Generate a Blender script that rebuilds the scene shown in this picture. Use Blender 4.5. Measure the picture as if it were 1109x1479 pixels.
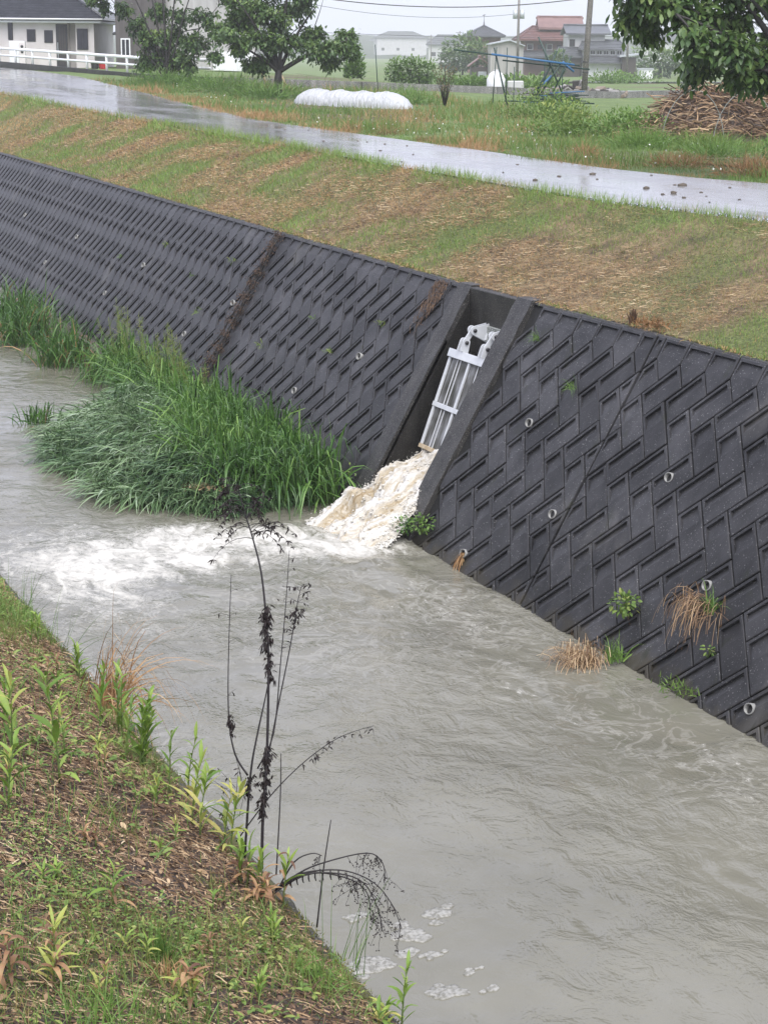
import bpy, math, random
import numpy as np
from mathutils import Vector, Matrix
random.seed(7)
rng = np.random.default_rng(7)
scene = bpy.context.scene
for o in list(bpy.data.objects): bpy.data.objects.remove(o)
COL = scene.collection

# ------------------------------------------------------------------ camera
cam_d = bpy.data.cameras.new('camera')
cam = bpy.data.objects.new('camera', cam_d); COL.objects.link(cam)
cam_d.sensor_fit = 'VERTICAL'; cam_d.sensor_height = 36.0; cam_d.lens = 36.0 * 2600.0 / 1479.0
cam_d.clip_start = 0.1; cam_d.clip_end = 9000
CAM_R = ((0.9086356, -0.0962700, 0.4063415), (-0.4175043, -0.2291285, 0.8793124), (0.0084531, -0.9686239, -0.2483875))
cam.matrix_world = Matrix(((CAM_R[0][0], -CAM_R[0][1], -CAM_R[0][2], 0), (CAM_R[1][0], -CAM_R[1][1], -CAM_R[1][2], 0),
                           (CAM_R[2][0], -CAM_R[2][1], -CAM_R[2][2], 6.2), (0, 0, 0, 1)))
scene.camera = cam

# ------------------------------------------------------------------ world, sun, exposure
SUN_EL, SUN_AZ = math.radians(58), math.radians(200)     # azimuth from +Y clockwise
world = bpy.data.worlds.new('World'); scene.world = world; world.use_nodes = True
wn = world.node_tree; bgn = wn.nodes['Background']
sky = wn.nodes.new('ShaderNodeTexSky'); sky.sky_type = 'NISHITA'; sky.sun_disc = False
sky.sun_elevation = SUN_EL; sky.sun_rotation = SUN_AZ; sky.air_density = 1.0; sky.dust_density = 4.0; sky.ozone_density = 1.0
hs = wn.nodes.new('ShaderNodeHueSaturation'); hs.inputs['Saturation'].default_value = 0.25
mx = wn.nodes.new('ShaderNodeMix'); mx.data_type = 'RGBA'; mx.inputs['Factor'].default_value = 0.72
mx.inputs[7].default_value = (9.0, 9.4, 12.0, 1)      # even cloud deck
wn.links.new(sky.outputs[0], hs.inputs['Color']); wn.links.new(hs.outputs[0], mx.inputs[6])
wn.links.new(mx.outputs[2], bgn.inputs['Color']); bgn.inputs['Strength'].default_value = 0.056
sun_d = bpy.data.lights.new('sun', 'SUN'); sun_d.energy = 1.85; sun_d.angle = math.radians(60); sun_d.color = (1, 0.97, 0.93)
sun = bpy.data.objects.new('sun', sun_d); COL.objects.link(sun)
sd = Vector((math.sin(SUN_AZ) * math.cos(SUN_EL), math.cos(SUN_AZ) * math.cos(SUN_EL), math.sin(SUN_EL)))
sun.rotation_euler = sd.to_track_quat('Z', 'Y').to_euler()
vs = scene.view_settings; vs.view_transform = 'Standard'; vs.look = 'None'; vs.gamma = 1; vs.use_curve_mapping = False; vs.exposure = 1.25
scene.render.engine = 'CYCLES'
scene.cycles.volume_bounces = 2; scene.cycles.max_bounces = 4; scene.cycles.transparent_max_bounces = 8

# ------------------------------------------------------------------ helpers
def tag(o, label=None, cat=None, group=None, kind=None):
    if label: o['label'] = label
    if cat: o['category'] = cat
    if group: o['group'] = group
    if kind: o['kind'] = kind
    return o
def thing(name, label, cat, loc=(0, 0, 0), rz=0.0, group=None, kind=None):
    o = bpy.data.objects.new(name, None); COL.objects.link(o); o.empty_display_size = 0.2
    o.location = loc; o.rotation_euler = (0, 0, rz)
    return tag(o, label, cat, group, kind)
def link(name, me, parent=None, loc=None):
    o = bpy.data.objects.new(name, me); COL.objects.link(o)
    if parent is not None: o.parent = parent
    if loc is not None: o.location = loc
    return o
def copy_tree(o, parent=None):
    c = o.copy(); COL.objects.link(c); c.parent = parent
    for ch in o.children: copy_tree(ch, c)
    return c
def quadmesh(name, V, Q, mat, smooth=False, attrs=None):
    """fast all-quad mesh from arrays"""
    V = np.asarray(V, np.float32); Q = np.asarray(Q, np.int32)
    me = bpy.data.meshes.new(name)
    me.vertices.add(len(V)); me.vertices.foreach_set('co', V.ravel())
    me.loops.add(Q.size); me.loops.foreach_set('vertex_index', Q.ravel())
    me.polygons.add(len(Q)); me.polygons.foreach_set('loop_start', np.arange(0, Q.size, 4, dtype=np.int32))
    me.polygons.foreach_set('loop_total', np.full(len(Q), 4, np.int32))
    me.polygons.foreach_set('use_smooth', np.full(len(Q), smooth, bool))
    me.update(calc_edges=True)
    for k, a in (attrs or {}).items():
        at = me.attributes.new(k, 'FLOAT', 'POINT'); at.data.foreach_set('value', np.asarray(a, np.float32))
    if mat: me.materials.append(mat)
    return me
class MB:
    """collects boxes, tubes, prisms and builds them as one mesh"""
    def __init__(s): s.v = []; s.f = []; s.sm = []
    def add(s, v, f, smooth=False):
        b = len(s.v); s.v += [tuple(p) for p in v]; s.f += [tuple(i + b for i in q) for q in f]; s.sm += [smooth] * len(f); return s
    def box(s, x0, x1, y0, y1, z0, z1):
        return s.add([(x0,y0,z0),(x1,y0,z0),(x1,y1,z0),(x0,y1,z0),(x0,y0,z1),(x1,y0,z1),(x1,y1,z1),(x0,y1,z1)],
                     [(0,3,2,1),(4,5,6,7),(0,1,5,4),(1,2,6,5),(2,3,7,6),(3,0,4,7)])
    def bbox(s, x0, x1, y0, y1, z0, z1, b=0.01):
        """box with chamfered edges"""
        v = []
        for sx in (0, 1):
            for sy in (0, 1):
                for sz in (0, 1):
                    c = [(x0, x1)[sx], (y0, y1)[sy], (z0, z1)[sz]]; d = [b * (1 - 2 * sx), b * (1 - 2 * sy), b * (1 - 2 * sz)]
                    v += [(c[0], c[1] + d[1], c[2] + d[2]), (c[0] + d[0], c[1], c[2] + d[2]), (c[0] + d[0], c[1] + d[1], c[2])]
        I = lambda x, y, z, k: ((x * 2 + y) * 2 + z) * 3 + k
        f = []
        for e in (0, 1):
            f += [(I(e,0,0,0), I(e,1,0,0), I(e,1,1,0), I(e,0,1,0)), (I(0,e,0,1), I(1,e,0,1), I(1,e,1,1), I(0,e,1,1)), (I(0,0,e,2), I(1,0,e,2), I(1,1,e,2), I(0,1,e,2))]
            for g in (0, 1):
                f += [(I(e,g,0,0), I(e,g,1,0), I(e,g,1,1), I(e,g,0,1)), (I(e,0,g,0), I(e,1,g,0), I(e,1,g,2), I(e,0,g,2)), (I(0,e,g,1), I(1,e,g,1), I(1,e,g,2), I(0,e,g,2))]
        for x in (0, 1):
            for y in (0, 1):
                for z in (0, 1): f.append((I(x,y,z,0), I(x,y,z,1), I(x,y,z,2)))
        return s.add(v, f)
    def tube(s, pts, radii, n=6, caps=True):
        pts = [Vector(p) for p in pts]
        if not hasattr(radii, '__len__'): radii = [radii] * len(pts)
        v = []; f = []; ref = None
        for i, p in enumerate(pts):
            t = (pts[min(i + 1, len(pts) - 1)] - pts[max(i - 1, 0)])
            t = t.normalized() if t.length > 1e-9 else Vector((0, 0, 1))
            if ref is None: ref = Vector((1, 0, 0)) if abs(t.x) < 0.8 else Vector((0, 1, 0))
            a = (ref - t * ref.dot(t)).normalized(); ref = a; b = t.cross(a)
            for k in range(n):
                an = 2 * math.pi * k / n; v.append(p + (a * math.cos(an) + b * math.sin(an)) * radii[i])
        for i in range(len(pts) - 1):
            for k in range(n):
                f.append((i * n + k, i * n + (k + 1) % n, (i + 1) * n + (k + 1) % n, (i + 1) * n + k))
        if caps: f.append(tuple(range(n - 1, -1, -1))); f.append(tuple(range((len(pts) - 1) * n, len(pts) * n)))
        return s.add(v, f, True)
    def prism(s, poly, a, b, axis='y'):
        """poly: list of 2-D points, extruded along axis between a and b"""
        n = len(poly)
        mk = {'y': lambda p, t: (p[0], t, p[1]), 'x': lambda p, t: (t, p[0], p[1]), 'z': lambda p, t: (p[0], p[1], t)}[axis]
        v = [mk(p, a) for p in poly] + [mk(p, b) for p in poly]
        f = [tuple(range(n)), tuple(range(2 * n - 1, n - 1, -1))] + [(i, (i + 1) % n, n + (i + 1) % n, n + i) for i in range(n)]
        return s.add(v, f)
    def mesh(s, name, mat):
        me = bpy.data.meshes.new(name); me.from_pydata([tuple(p) for p in s.v], [], s.f); me.update()
        me.polygons.foreach_set('use_smooth', s.sm)
        if mat: me.materials.append(mat)
        return me
    def build(s, name, mat, parent=None, loc=None): return link(name, s.mesh(name, mat), parent, loc)

# vectorised value noise
def _h(ix, iy, seed):
    n = (ix.astype(np.int64) * 374761393 + iy.astype(np.int64) * 668265263 + seed * 2147483647) & 0x7fffffff
    n = (n ^ (n >> 13)) * 1274126177 & 0x7fffffff
    return ((n ^ (n >> 16)) & 0xffff) / 65535.0
def vnoise(x, y, seed=0):
    x = np.asarray(x, float); y = np.asarray(y, float)
    ix = np.floor(x); iy = np.floor(y); fx = x - ix; fy = y - iy
    fx = fx * fx * (3 - 2 * fx); fy = fy * fy * (3 - 2 * fy)
    a = _h(ix, iy, seed); b = _h(ix + 1, iy, seed); c = _h(ix, iy + 1, seed); d = _h(ix + 1, iy + 1, seed)
    return (a + (b - a) * fx) * (1 - fy) + (c + (d - c) * fx) * fy
def fbm(x, y, seed=0, oct=4):
    s = 0; a = 0.5; t = 0
    for i in range(oct):
        s = s + a * vnoise(np.asarray(x) * 2 ** i + 17.3 * i, np.asarray(y) * 2 ** i - 9.1 * i, seed + i); t += a; a *= 0.5
    return s / t
def ss(a, b, x):
    t = np.clip((np.asarray(x, float) - a) / (b - a), 0, 1); return t * t * (3 - 2 * t)

# blades / leaves: one bent strip each, all in one mesh
def blade_arrays(P, D, L, Wd, droop, nseg=3, prof='grass', tint=None, up=None):
    P = np.asarray(P, float); N = len(P); D = np.asarray(D, float); D = D / np.linalg.norm(D, axis=1, keepdims=True)
    L = np.broadcast_to(np.asarray(L, float), (N,)); Wd = np.broadcast_to(np.asarray(Wd, float), (N,)); droop = np.broadcast_to(np.asarray(droop, float), (N,))
    r = rng.normal(size=(N, 3)) if up is None else np.broadcast_to(np.asarray(up, float), (N, 3)) + rng.normal(size=(N, 3)) * 0.35
    S = np.cross(D, r); S /= np.linalg.norm(S, axis=1, keepdims=True) + 1e-9
    V = np.zeros((N, (nseg + 1) * 2, 3)); c = P.copy(); T = np.zeros((N, (nseg + 1) * 2))
    for k in range(nseg + 1):
        t = k / nseg
        w = {'grass': (1 - t ** 1.6) * 0.96 + 0.04, 'leaf': max(0.06, math.sin(math.pi * min(1, t * 0.88 + 0.07)) ** 0.8), 'stick': 1.0,
             'reed': (0.55 + 1.2 * t) if t < 0.4 else 1.03 * (1 - ((t - 0.4) / 0.6) ** 1.8) + 0.03}[prof]
        hw = (Wd * w * 0.5)[:, None] * S
        V[:, 2 * k] = c - hw; V[:, 2 * k + 1] = c + hw
        T[:, 2 * k] = T[:, 2 * k + 1] = t
        d = D.copy(); d[:, 2] -= droop * (t + 0.5 / nseg) ** 1.3
        d /= np.linalg.norm(d, axis=1, keepdims=True) + 1e-9
        c = c + d * (L / nseg)[:, None]
    m = (nseg + 1) * 2
    base = np.arange(N)[:, None, None] * m
    q = np.array([[2 * k, 2 * k + 1, 2 * k + 3, 2 * k + 2] for k in range(nseg)])[None]
    Q = (base + q).reshape(-1, 4)
    tn = np.repeat((rng.random(N) if tint is None else np.clip(tint, 0, 1)), m)
    return V.reshape(-1, 3), Q, tn
def join_arrays(parts):
    Vs = []; Qs = []; Ts = []; b = 0
    for V, Q, T in parts: Vs.append(V); Qs.append(Q + b); Ts.append(T); b += len(V)
    return np.concatenate(Vs), np.concatenate(Qs), np.concatenate(Ts)
def blades(name, mat, parts, parent=None, smooth=True):
    V, Q, T = join_arrays(parts)
    return link(name, quadmesh(name, V, Q, mat, smooth, {'tint': T}), parent)
def rdir(N, tilt, az=None, spread=math.pi):
    """unit directions tilted from vertical by |N(0,tilt)|, azimuth free or about az"""
    a = rng.uniform(-math.pi, math.pi, N) if az is None else az + rng.uniform(-spread, spread, N)
    t = np.abs(rng.normal(0, 1, N)) * tilt
    return np.stack([np.sin(t) * np.cos(a), np.sin(t) * np.sin(a), np.cos(t)], 1)

# ------------------------------------------------------------------ materials
def nodes(name):
    m = bpy.data.materials.new(name); m.use_nodes = True; n = m.node_tree; b = n.nodes['Principled BSDF']
    return m, n, b
def ramp(n, stops):
    r = n.nodes.new('ShaderNodeValToRGB'); e = r.color_ramp.elements
    while len(e) < len(stops): e.new(0.5)
    for x, (p, c) in zip(e, stops): x.position = p; x.color = (*c, 1)
    return r
def noise(n, scale, detail=4, rough=0.55, vec=None):
    t = n.nodes.new('ShaderNodeTexNoise'); t.inputs['Scale'].default_value = scale; t.inputs['Detail'].default_value = detail; t.inputs['Roughness'].default_value = rough
    if vec is not None: n.links.new(vec, t.inputs['Vector'])
    return t
def coords(n, kind='Object', scale=(1, 1, 1)):
    c = n.nodes.new('ShaderNodeTexCoord'); mp = n.nodes.new('ShaderNodeMapping'); mp.inputs['Scale'].default_value = scale
    n.links.new(c.outputs[kind], mp.inputs['Vector']); return mp.outputs[0]
def bump(n, b, h, strength=0.3, dist=0.02, prev=None):
    u = n.nodes.new('ShaderNodeBump'); u.inputs['Strength'].default_value = strength; u.inputs['Distance'].default_value = dist
    n.links.new(h, u.inputs['Height'])
    if prev is not None: n.links.new(prev, u.inputs['Normal'])
    n.links.new(u.outputs[0], b.inputs['Normal']); return u.outputs[0]
def mixc(n, f, a, b_, blend='MIX'):
    m = n.nodes.new('ShaderNodeMix'); m.data_type = 'RGBA'; m.blend_type = blend
    for sock, v in ((0, f), (6, a), (7, b_)):
        if isinstance(v, (float, int)): m.inputs[sock].default_value = v
        elif isinstance(v, tuple): m.inputs[sock].default_value = (*v, 1)
        else: n.links.new(v, m.inputs[sock])
    return m.outputs[2]
def M_noise(name, stops, scale=4, detail=5, rough=0.7, bstr=0.0, bscale=None, bdist=0.01, stretch=(1, 1, 1), metal=0.0, spec=0.5, island=0.0, coord='Object'):
    m, n, b = nodes(name); v = coords(n, coord, stretch)
    t = noise(n, scale, detail, 0.6, v); r = ramp(n, stops); n.links.new(t.outputs['Fac'], r.inputs[0]); c = r.outputs[0]
    if island:
        oi = n.nodes.new('ShaderNodeObjectInfo'); mr = n.nodes.new('ShaderNodeMapRange'); mr.inputs[3].default_value = 1 - island; mr.inputs[4].default_value = 1 + island
        n.links.new(oi.outputs['Random'], mr.inputs[0]); hv = n.nodes.new('ShaderNodeHueSaturation'); n.links.new(mr.outputs[0], hv.inputs['Value']); n.links.new(c, hv.inputs['Color']); c = hv.outputs[0]
    n.links.new(c, b.inputs['Base Color']); b.inputs['Roughness'].default_value = rough; b.inputs['Metallic'].default_value = metal; b.inputs['Specular IOR Level'].default_value = spec
    if bstr: t2 = noise(n, bscale or scale * 6, 6, 0.65, v); bump(n, b, t2.outputs['Fac'], bstr, bdist)
    return m
def M_tint(name, stops, rough=0.5, transl=0.25, spec=0.4):
    """leaf material: colour by each blade's own tint, some light through the blade"""
    m, n, b = nodes(name); a = n.nodes.new('ShaderNodeAttribute'); a.attribute_name = 'tint'
    r = ramp(n, stops); n.links.new(a.outputs['Fac'], r.inputs[0]); n.links.new(r.outputs[0], b.inputs['Base Color'])
    b.inputs['Roughness'].default_value = rough; b.inputs['Specular IOR Level'].default_value = spec
    if transl:
        tr = n.nodes.new('ShaderNodeBsdfTranslucent'); n.links.new(r.outputs[0], tr.inputs['Color'])
        mx_ = n.nodes.new('ShaderNodeMixShader'); mx_.inputs[0].default_value = transl
        n.links.new(b.outputs[0], mx_.inputs[1]); n.links.new(tr.outputs[0], mx_.inputs[2]); n.links.new(mx_.outputs[0], n.nodes['Material Output'].inputs['Surface'])
    return m
def M_plain(name, col, rough=0.6, metal=0.0, var=0.12, scale=3.0, bstr=0.0, spec=0.5):
    lo = tuple(max(0, c * (1 - var)) for c in col); hi = tuple(min(1, c * (1 + var)) for c in col)
    return M_noise(name, [(0.3, lo), (0.7, hi)], scale, 5, rough, bstr, None, 0.005, metal=metal, spec=spec)
G_ = lambda *s: list(s)

# ================================================================== TERRAIN FUNCTIONS
X0, KB, ZT = 9.74, 0.57, 3.05                 # far wall: foot, batter, top height
SQ = math.sqrt(1 + KB * KB); VT = ZT * SQ
BEND_Y, BEND = 22.2, 0.0415
def Xtop(Y): return X0 + KB * ZT + BEND * np.maximum(0, np.asarray(Y, float) - BEND_Y)
_ny = [0, 14, 19.4, 22.6, 25.4, 32, 38, 44.6, 52, 68, 85, 120, 170]; _nx = [14.9, 14.7, 14.35, 13.9, 14.0, 14.5, 15.15, 15.65, 15.75, 15.8, 16.0, 17.0, 19]
_fy = [0, 14, 24.8, 26.3, 29.2, 35.3, 43, 51, 61.6, 68, 76.7, 85, 100, 112, 130, 170]; _fx = [19.2, 18.9, 18.3, 17.95, 17.8, 18.45, 19.0, 19.2, 20.5, 21.3, 22.3, 23.2, 23.3, 21.9, 21.2, 23]
def Xn(Y): return np.interp(Y, _ny, _nx)
def Xf(Y): return np.interp(Y, _fy, _fx)
def zroad(Y): return 4.1 + 1.0 * ss(40, 105, Y)
def zfield(X, Y):
    e = X - Xf(Y); d = np.hypot(X, Y)
    lo = 4.05 - 1.0 * ss(90, 260, d) - 0.8 * ss(260, 700, d)
    z = zroad(Y) - 0.06 + (lo - zroad(Y)) * ss(5, 26, e) * (1 - ss(60, 90, Y) * (1 - ss(10, 26, e)))
    return z + 0.12 * (fbm(np.asarray(X) * 0.35, np.asarray(Y) * 0.35, 5) - 0.5) * ss(0, 2, e)
def zfar(X, Y):
    """ground of the far bank: berm on the wall, grass slope, road bed, field"""
    X = np.asarray(X, float); Y = np.asarray(Y, float)
    xt, xn, xf = Xtop(Y), Xn(Y), Xf(Y)
    t = np.clip((X - xt - 0.12) / (xn - xt - 0.12), 0, 1)
    s = 3.06 + (zroad(Y) + 0.02 - 3.06) * (0.85 * t + 0.15 * t * t * (3 - 2 * t)) + 0.10 * (fbm(X * 1.3, Y * 1.3, 9) - 0.5) * ss(0, 0.15, t) * (1 - ss(0.9, 1, t))
    r = zroad(Y) - 0.03
    return np.where(X < xn, s, np.where(X < xf, r, zfield(X, Y)))
XE, ZE, SL = 2.42, 2.90, 0.40                  # near bank edge
def znear(X, Y):
    X = np.asarray(X, float); d = np.maximum(0, XE - X)
    return ZE + SL * np.minimum(d, 3.2) + 0.05 * (fbm(X * 2.2, np.asarray(Y) * 2.2, 21) - 0.5) * ss(0.0, 0.25, d) - 0.06 * np.exp(-d / 0.10)
#ENDTERRAIN

# ================================================================== SETTING MATERIALS
def M_slope():
    m, n, b = nodes('mown_bank'); v = coords(n)
    big = noise(n, 0.5, 3, 0.5, v); mid = noise(n, 2.4, 6, 0.65, v); fine = noise(n, 22, 6, 0.7, v)
    r1 = ramp(n, [(0.30, (0.075, 0.055, 0.032)), (0.48, (0.19, 0.14, 0.072)), (0.62, (0.30, 0.22, 0.115)), (0.8, (0.40, 0.30, 0.165))]); n.links.new(mid.outputs['Fac'], r1.inputs[0])
    r2 = ramp(n, [(0.35, (0.08, 0.11, 0.028)), (0.7, (0.18, 0.21, 0.06))]); n.links.new(fine.outputs['Fac'], r2.inputs[0])
    k = ramp(n, [(0.42, (0, 0, 0)), (0.58, (1, 1, 1))]); n.links.new(big.outputs['Fac'], k.inputs[0])
    c = mixc(n, k.outputs[0], r1.outputs[0], r2.outputs[0])
    d = ramp(n, [(0.3, (0.35, 0.35, 0.35)), (0.6, (1, 1, 1))]); n.links.new(fine.outputs['Fac'], d.inputs[0])
    n.links.new(mixc(n, 1.0, c, d.outputs[0], 'MULTIPLY'), b.inputs['Base Color']); b.inputs['Roughness'].default_value = 0.85
    bump(n, b, fine.outputs['Fac'], 0.9, 0.05); return m
def M_field():
    m, n, b = nodes('field_ground'); v = coords(n)
    big = noise(n, 0.09, 4, 0.55, v); mid = noise(n, 1.2, 6, 0.65, v)
    r1 = ramp(n, [(0.3, (0.07, 0.115, 0.03)), (0.55, (0.12, 0.175, 0.05)), (0.75, (0.20, 0.22, 0.08))]); n.links.new(mid.outputs['Fac'], r1.inputs[0])
    r2 = ramp(n, [(0.3, (0.06, 0.045, 0.03)), (0.7, (0.16, 0.13, 0.08))]); n.links.new(mid.outputs['Fac'], r2.inputs[0])
    k = ramp(n, [(0.56, (0, 0, 0)), (0.66, (1, 1, 1))]); n.links.new(big.outputs['Fac'], k.inputs[0])
    n.links.new(mixc(n, k.outputs[0], r1.outputs[0], r2.outputs[0]), b.inputs['Base Color']); b.inputs['Roughness'].default_value = 0.9
    f = noise(n, 9, 5, 0.7, v); bump(n, b, f.outputs['Fac'], 0.8, 0.08); return m
def M_soil():
    m, n, b = nodes('dark_litter_soil'); v = coords(n)
    mid = noise(n, 5, 7, 0.7, v); fine = noise(n, 60, 6, 0.7, v)
    r1 = ramp(n, [(0.3, (0.014, 0.010, 0.008)), (0.5, (0.055, 0.038, 0.029)), (0.7, (0.15, 0.105, 0.075))]); n.links.new(fine.outputs['Fac'], r1.inputs[0])
    k = ramp(n, [(0.58, (0, 0, 0)), (0.70, (1, 1, 1))]); n.links.new(mid.outputs['Fac'], k.inputs[0])
    n.links.new(mixc(n, k.outputs[0], r1.outputs[0], (0.05, 0.065, 0.018)), b.inputs['Base Color']); b.inputs['Roughness'].default_value = 0.6
    bump(n, b, fine.outputs['Fac'], 1.0, 0.02); return m
def M_road():
    m, n, b = nodes('wet_asphalt'); v = coords(n)
    big = noise(n, 0.55, 4, 0.6, coords(n, 'Object', (1.6, 0.45, 1))); fine = noise(n, 70, 4, 0.7, v); mid = noise(n, 3, 6, 0.7, v)
    r1 = ramp(n, [(0.3, (0.15, 0.15, 0.155)), (0.7, (0.25, 0.25, 0.25))]); n.links.new(mid.outputs['Fac'], r1.inputs[0])
    k = ramp(n, [(0.62, (0, 0, 0)), (0.75, (1, 1, 1))]); n.links.new(mid.outputs['Fac'], k.inputs[0])
    n.links.new(mixc(n, k.outputs[0], r1.outputs[0], (0.13, 0.10, 0.065)), b.inputs['Base Color'])
    rr = n.nodes.new('ShaderNodeMapRange'); rr.inputs[1].default_value = 0.38; rr.inputs[2].default_value = 0.62; rr.inputs[3].default_value = 0.07; rr.inputs[4].default_value = 0.24
    n.links.new(big.outputs['Fac'], rr.inputs[0]); n.links.new(rr.outputs[0], b.inputs['Roughness']); b.inputs['Specular IOR Level'].default_value = 0.65
    p = bump(n, b, fine.outputs['Fac'], 0.12, 0.004); bump(n, b, mid.outputs['Fac'], 0.10, 0.01, p); return m
def M_concrete(name, c0, c1, stain=0.5, rough=0.45, scale=2.2, island=0.0, moss=None):
    """weathered wet concrete: aggregate speckle, run-down stains, optional moss"""
    m, n, b = nodes(name); v = coords(n)
    a = noise(n, scale, 6, 0.65, v); sp = noise(n, 95, 0, 0.6, v); st = noise(n, 1.4, 5, 0.6, coords(n, 'Object', (3, 3, 0.35)))
    r = ramp(n, [(0.3, c0), (0.72, c1)]); n.links.new(a.outputs['Fac'], r.inputs[0])
    k = ramp(n, [(0.35, (1 - stain,) * 3), (0.62, (1, 1, 1))]); n.links.new(st.outputs['Fac'], k.inputs[0])
    c = mixc(n, 1.0, r.outputs[0], k.outputs[0], 'MULTIPLY')
    s2 = ramp(n, [(0.66, (0, 0, 0)), (0.74, (1, 1, 1))]); n.links.new(sp.outputs['Fac'], s2.inputs[0])
    c = mixc(n, s2.outputs[0], c, tuple(min(1, x * 3.2) for x in c1))
    if moss:
        mk = ramp(n, [(moss[0], (0, 0, 0)), (moss[0] + 0.12, (1, 1, 1))]); n.links.new(noise(n, 3.1, 6, 0.7, v).outputs['Fac'], mk.inputs[0]); c = mixc(n, mk.outputs[0], c, moss[1])
    if island:
        oi = n.nodes.new('ShaderNodeObjectInfo'); mr = n.nodes.new('ShaderNodeMapRange'); mr.inputs[3].default_value = 1 - island; mr.inputs[4].default_value = 1 + island
        n.links.new(oi.outputs['Random'], mr.inputs[0]); hv = n.nodes.new('ShaderNodeHueSaturation'); n.links.new(mr.outputs[0], hv.inputs['Value']); n.links.new(c, hv.inputs['Color']); c = hv.outputs[0]
    n.links.new(c, b.inputs['Base Color']); b.inputs['Roughness'].default_value = rough
    bump(n, b, noise(n, 30, 4, 0.7, v).outputs['Fac'], 0.35, 0.012); return m
def M_block():
    m, n, b = nodes('wet_dark_block'); g = n.nodes.new('ShaderNodeNewGeometry'); v = g.outputs['Position']
    def nz(sc, det, st):
        mp = n.nodes.new('ShaderNodeMapping'); mp.inputs['Scale'].default_value = st; n.links.new(v, mp.inputs['Vector']); return noise(n, sc, det, 0.65, mp.outputs[0]).outputs['Fac']
    r = ramp(n, [(0.3, (0.017, 0.0172, 0.019)), (0.72, (0.050, 0.0495, 0.053))]); n.links.new(nz(1.1, 4, (1, 1, 1)), r.inputs[0])
    st = ramp(n, [(0.34, (0.55, 0.55, 0.55)), (0.6, (1, 1, 1)), (0.78, (1.0, 1.0, 1.0))]); n.links.new(nz(4, 3, (1, 1, 0.22)), st.inputs[0])
    c = mixc(n, 1.0, r.outputs[0], st.outputs[0], 'MULTIPLY')
    wt = ramp(n, [(0.66, (0, 0, 0)), (0.8, (1, 1, 1))]); n.links.new(nz(9, 4, (1, 1, 0.5)), wt.inputs[0]); c = mixc(n, wt.outputs[0], c, (0.065, 0.065, 0.068))
    sp = ramp(n, [(0.735, (0, 0, 0)), (0.79, (1, 1, 1))]); n.links.new(nz(60, 0, (1, 1, 1)), sp.inputs[0]); c = mixc(n, sp.outputs[0], c, (0.15, 0.15, 0.15))
    # silt tide mark near the water, pale lime bloom in patches, algae runs
    sz = n.nodes.new('ShaderNodeSeparateXYZ'); n.links.new(v, sz.inputs[0])
    tz = n.nodes.new('ShaderNodeMath'); tz.operation = 'MULTIPLY_ADD'; n.links.new(nz(2.6, 4, (1, 1, 1)), tz.inputs[0]); tz.inputs[1].default_value = -0.9; n.links.new(sz.outputs[2], tz.inputs[2])
    tk_ = ramp(n, [(0.0, (0.75, 0.75, 0.75)), (0.16, (0, 0, 0))]); ad = n.nodes.new('ShaderNodeMath'); ad.operation = 'ADD'; ad.inputs[1].default_value = 0.42; n.links.new(tz.outputs[0], ad.inputs[0]); n.links.new(ad.outputs[0], tk_.inputs[0]); c = mixc(n, tk_.outputs[0], c, (0.040, 0.035, 0.024))
    bl = ramp(n, [(0.60, (0, 0, 0)), (0.74, (0.8, 0.8, 0.8))]); n.links.new(nz(0.75, 5, (1, 1, 0.6)), bl.inputs[0]); c = mixc(n, bl.outputs[0], c, (0.085, 0.082, 0.078))
    rn = ramp(n, [(0.62, (0, 0, 0)), (0.72, (0.7, 0.7, 0.7))]); n.links.new(nz(5, 3, (1, 1, 0.10)), rn.inputs[0]); c = mixc(n, rn.outputs[0], c, (0.020, 0.022, 0.014))
    oi = n.nodes.new('ShaderNodeObjectInfo'); mr = n.nodes.new('ShaderNodeMapRange'); mr.inputs[3].default_value = 0.72; mr.inputs[4].default_value = 1.35
    n.links.new(oi.outputs['Random'], mr.inputs[0]); hv = n.nodes.new('ShaderNodeHueSaturation'); n.links.new(mr.outputs[0], hv.inputs['Value']); n.links.new(c, hv.inputs['Color'])
    n.links.new(hv.outputs[0], b.inputs['Base Color']); b.inputs['Roughness'].default_value = 0.46; b.inputs['Specular IOR Level'].default_value = 0.32
    bump(n, b, nz(45, 3, (1, 1, 1)), 0.35, 0.008); return m
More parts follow.
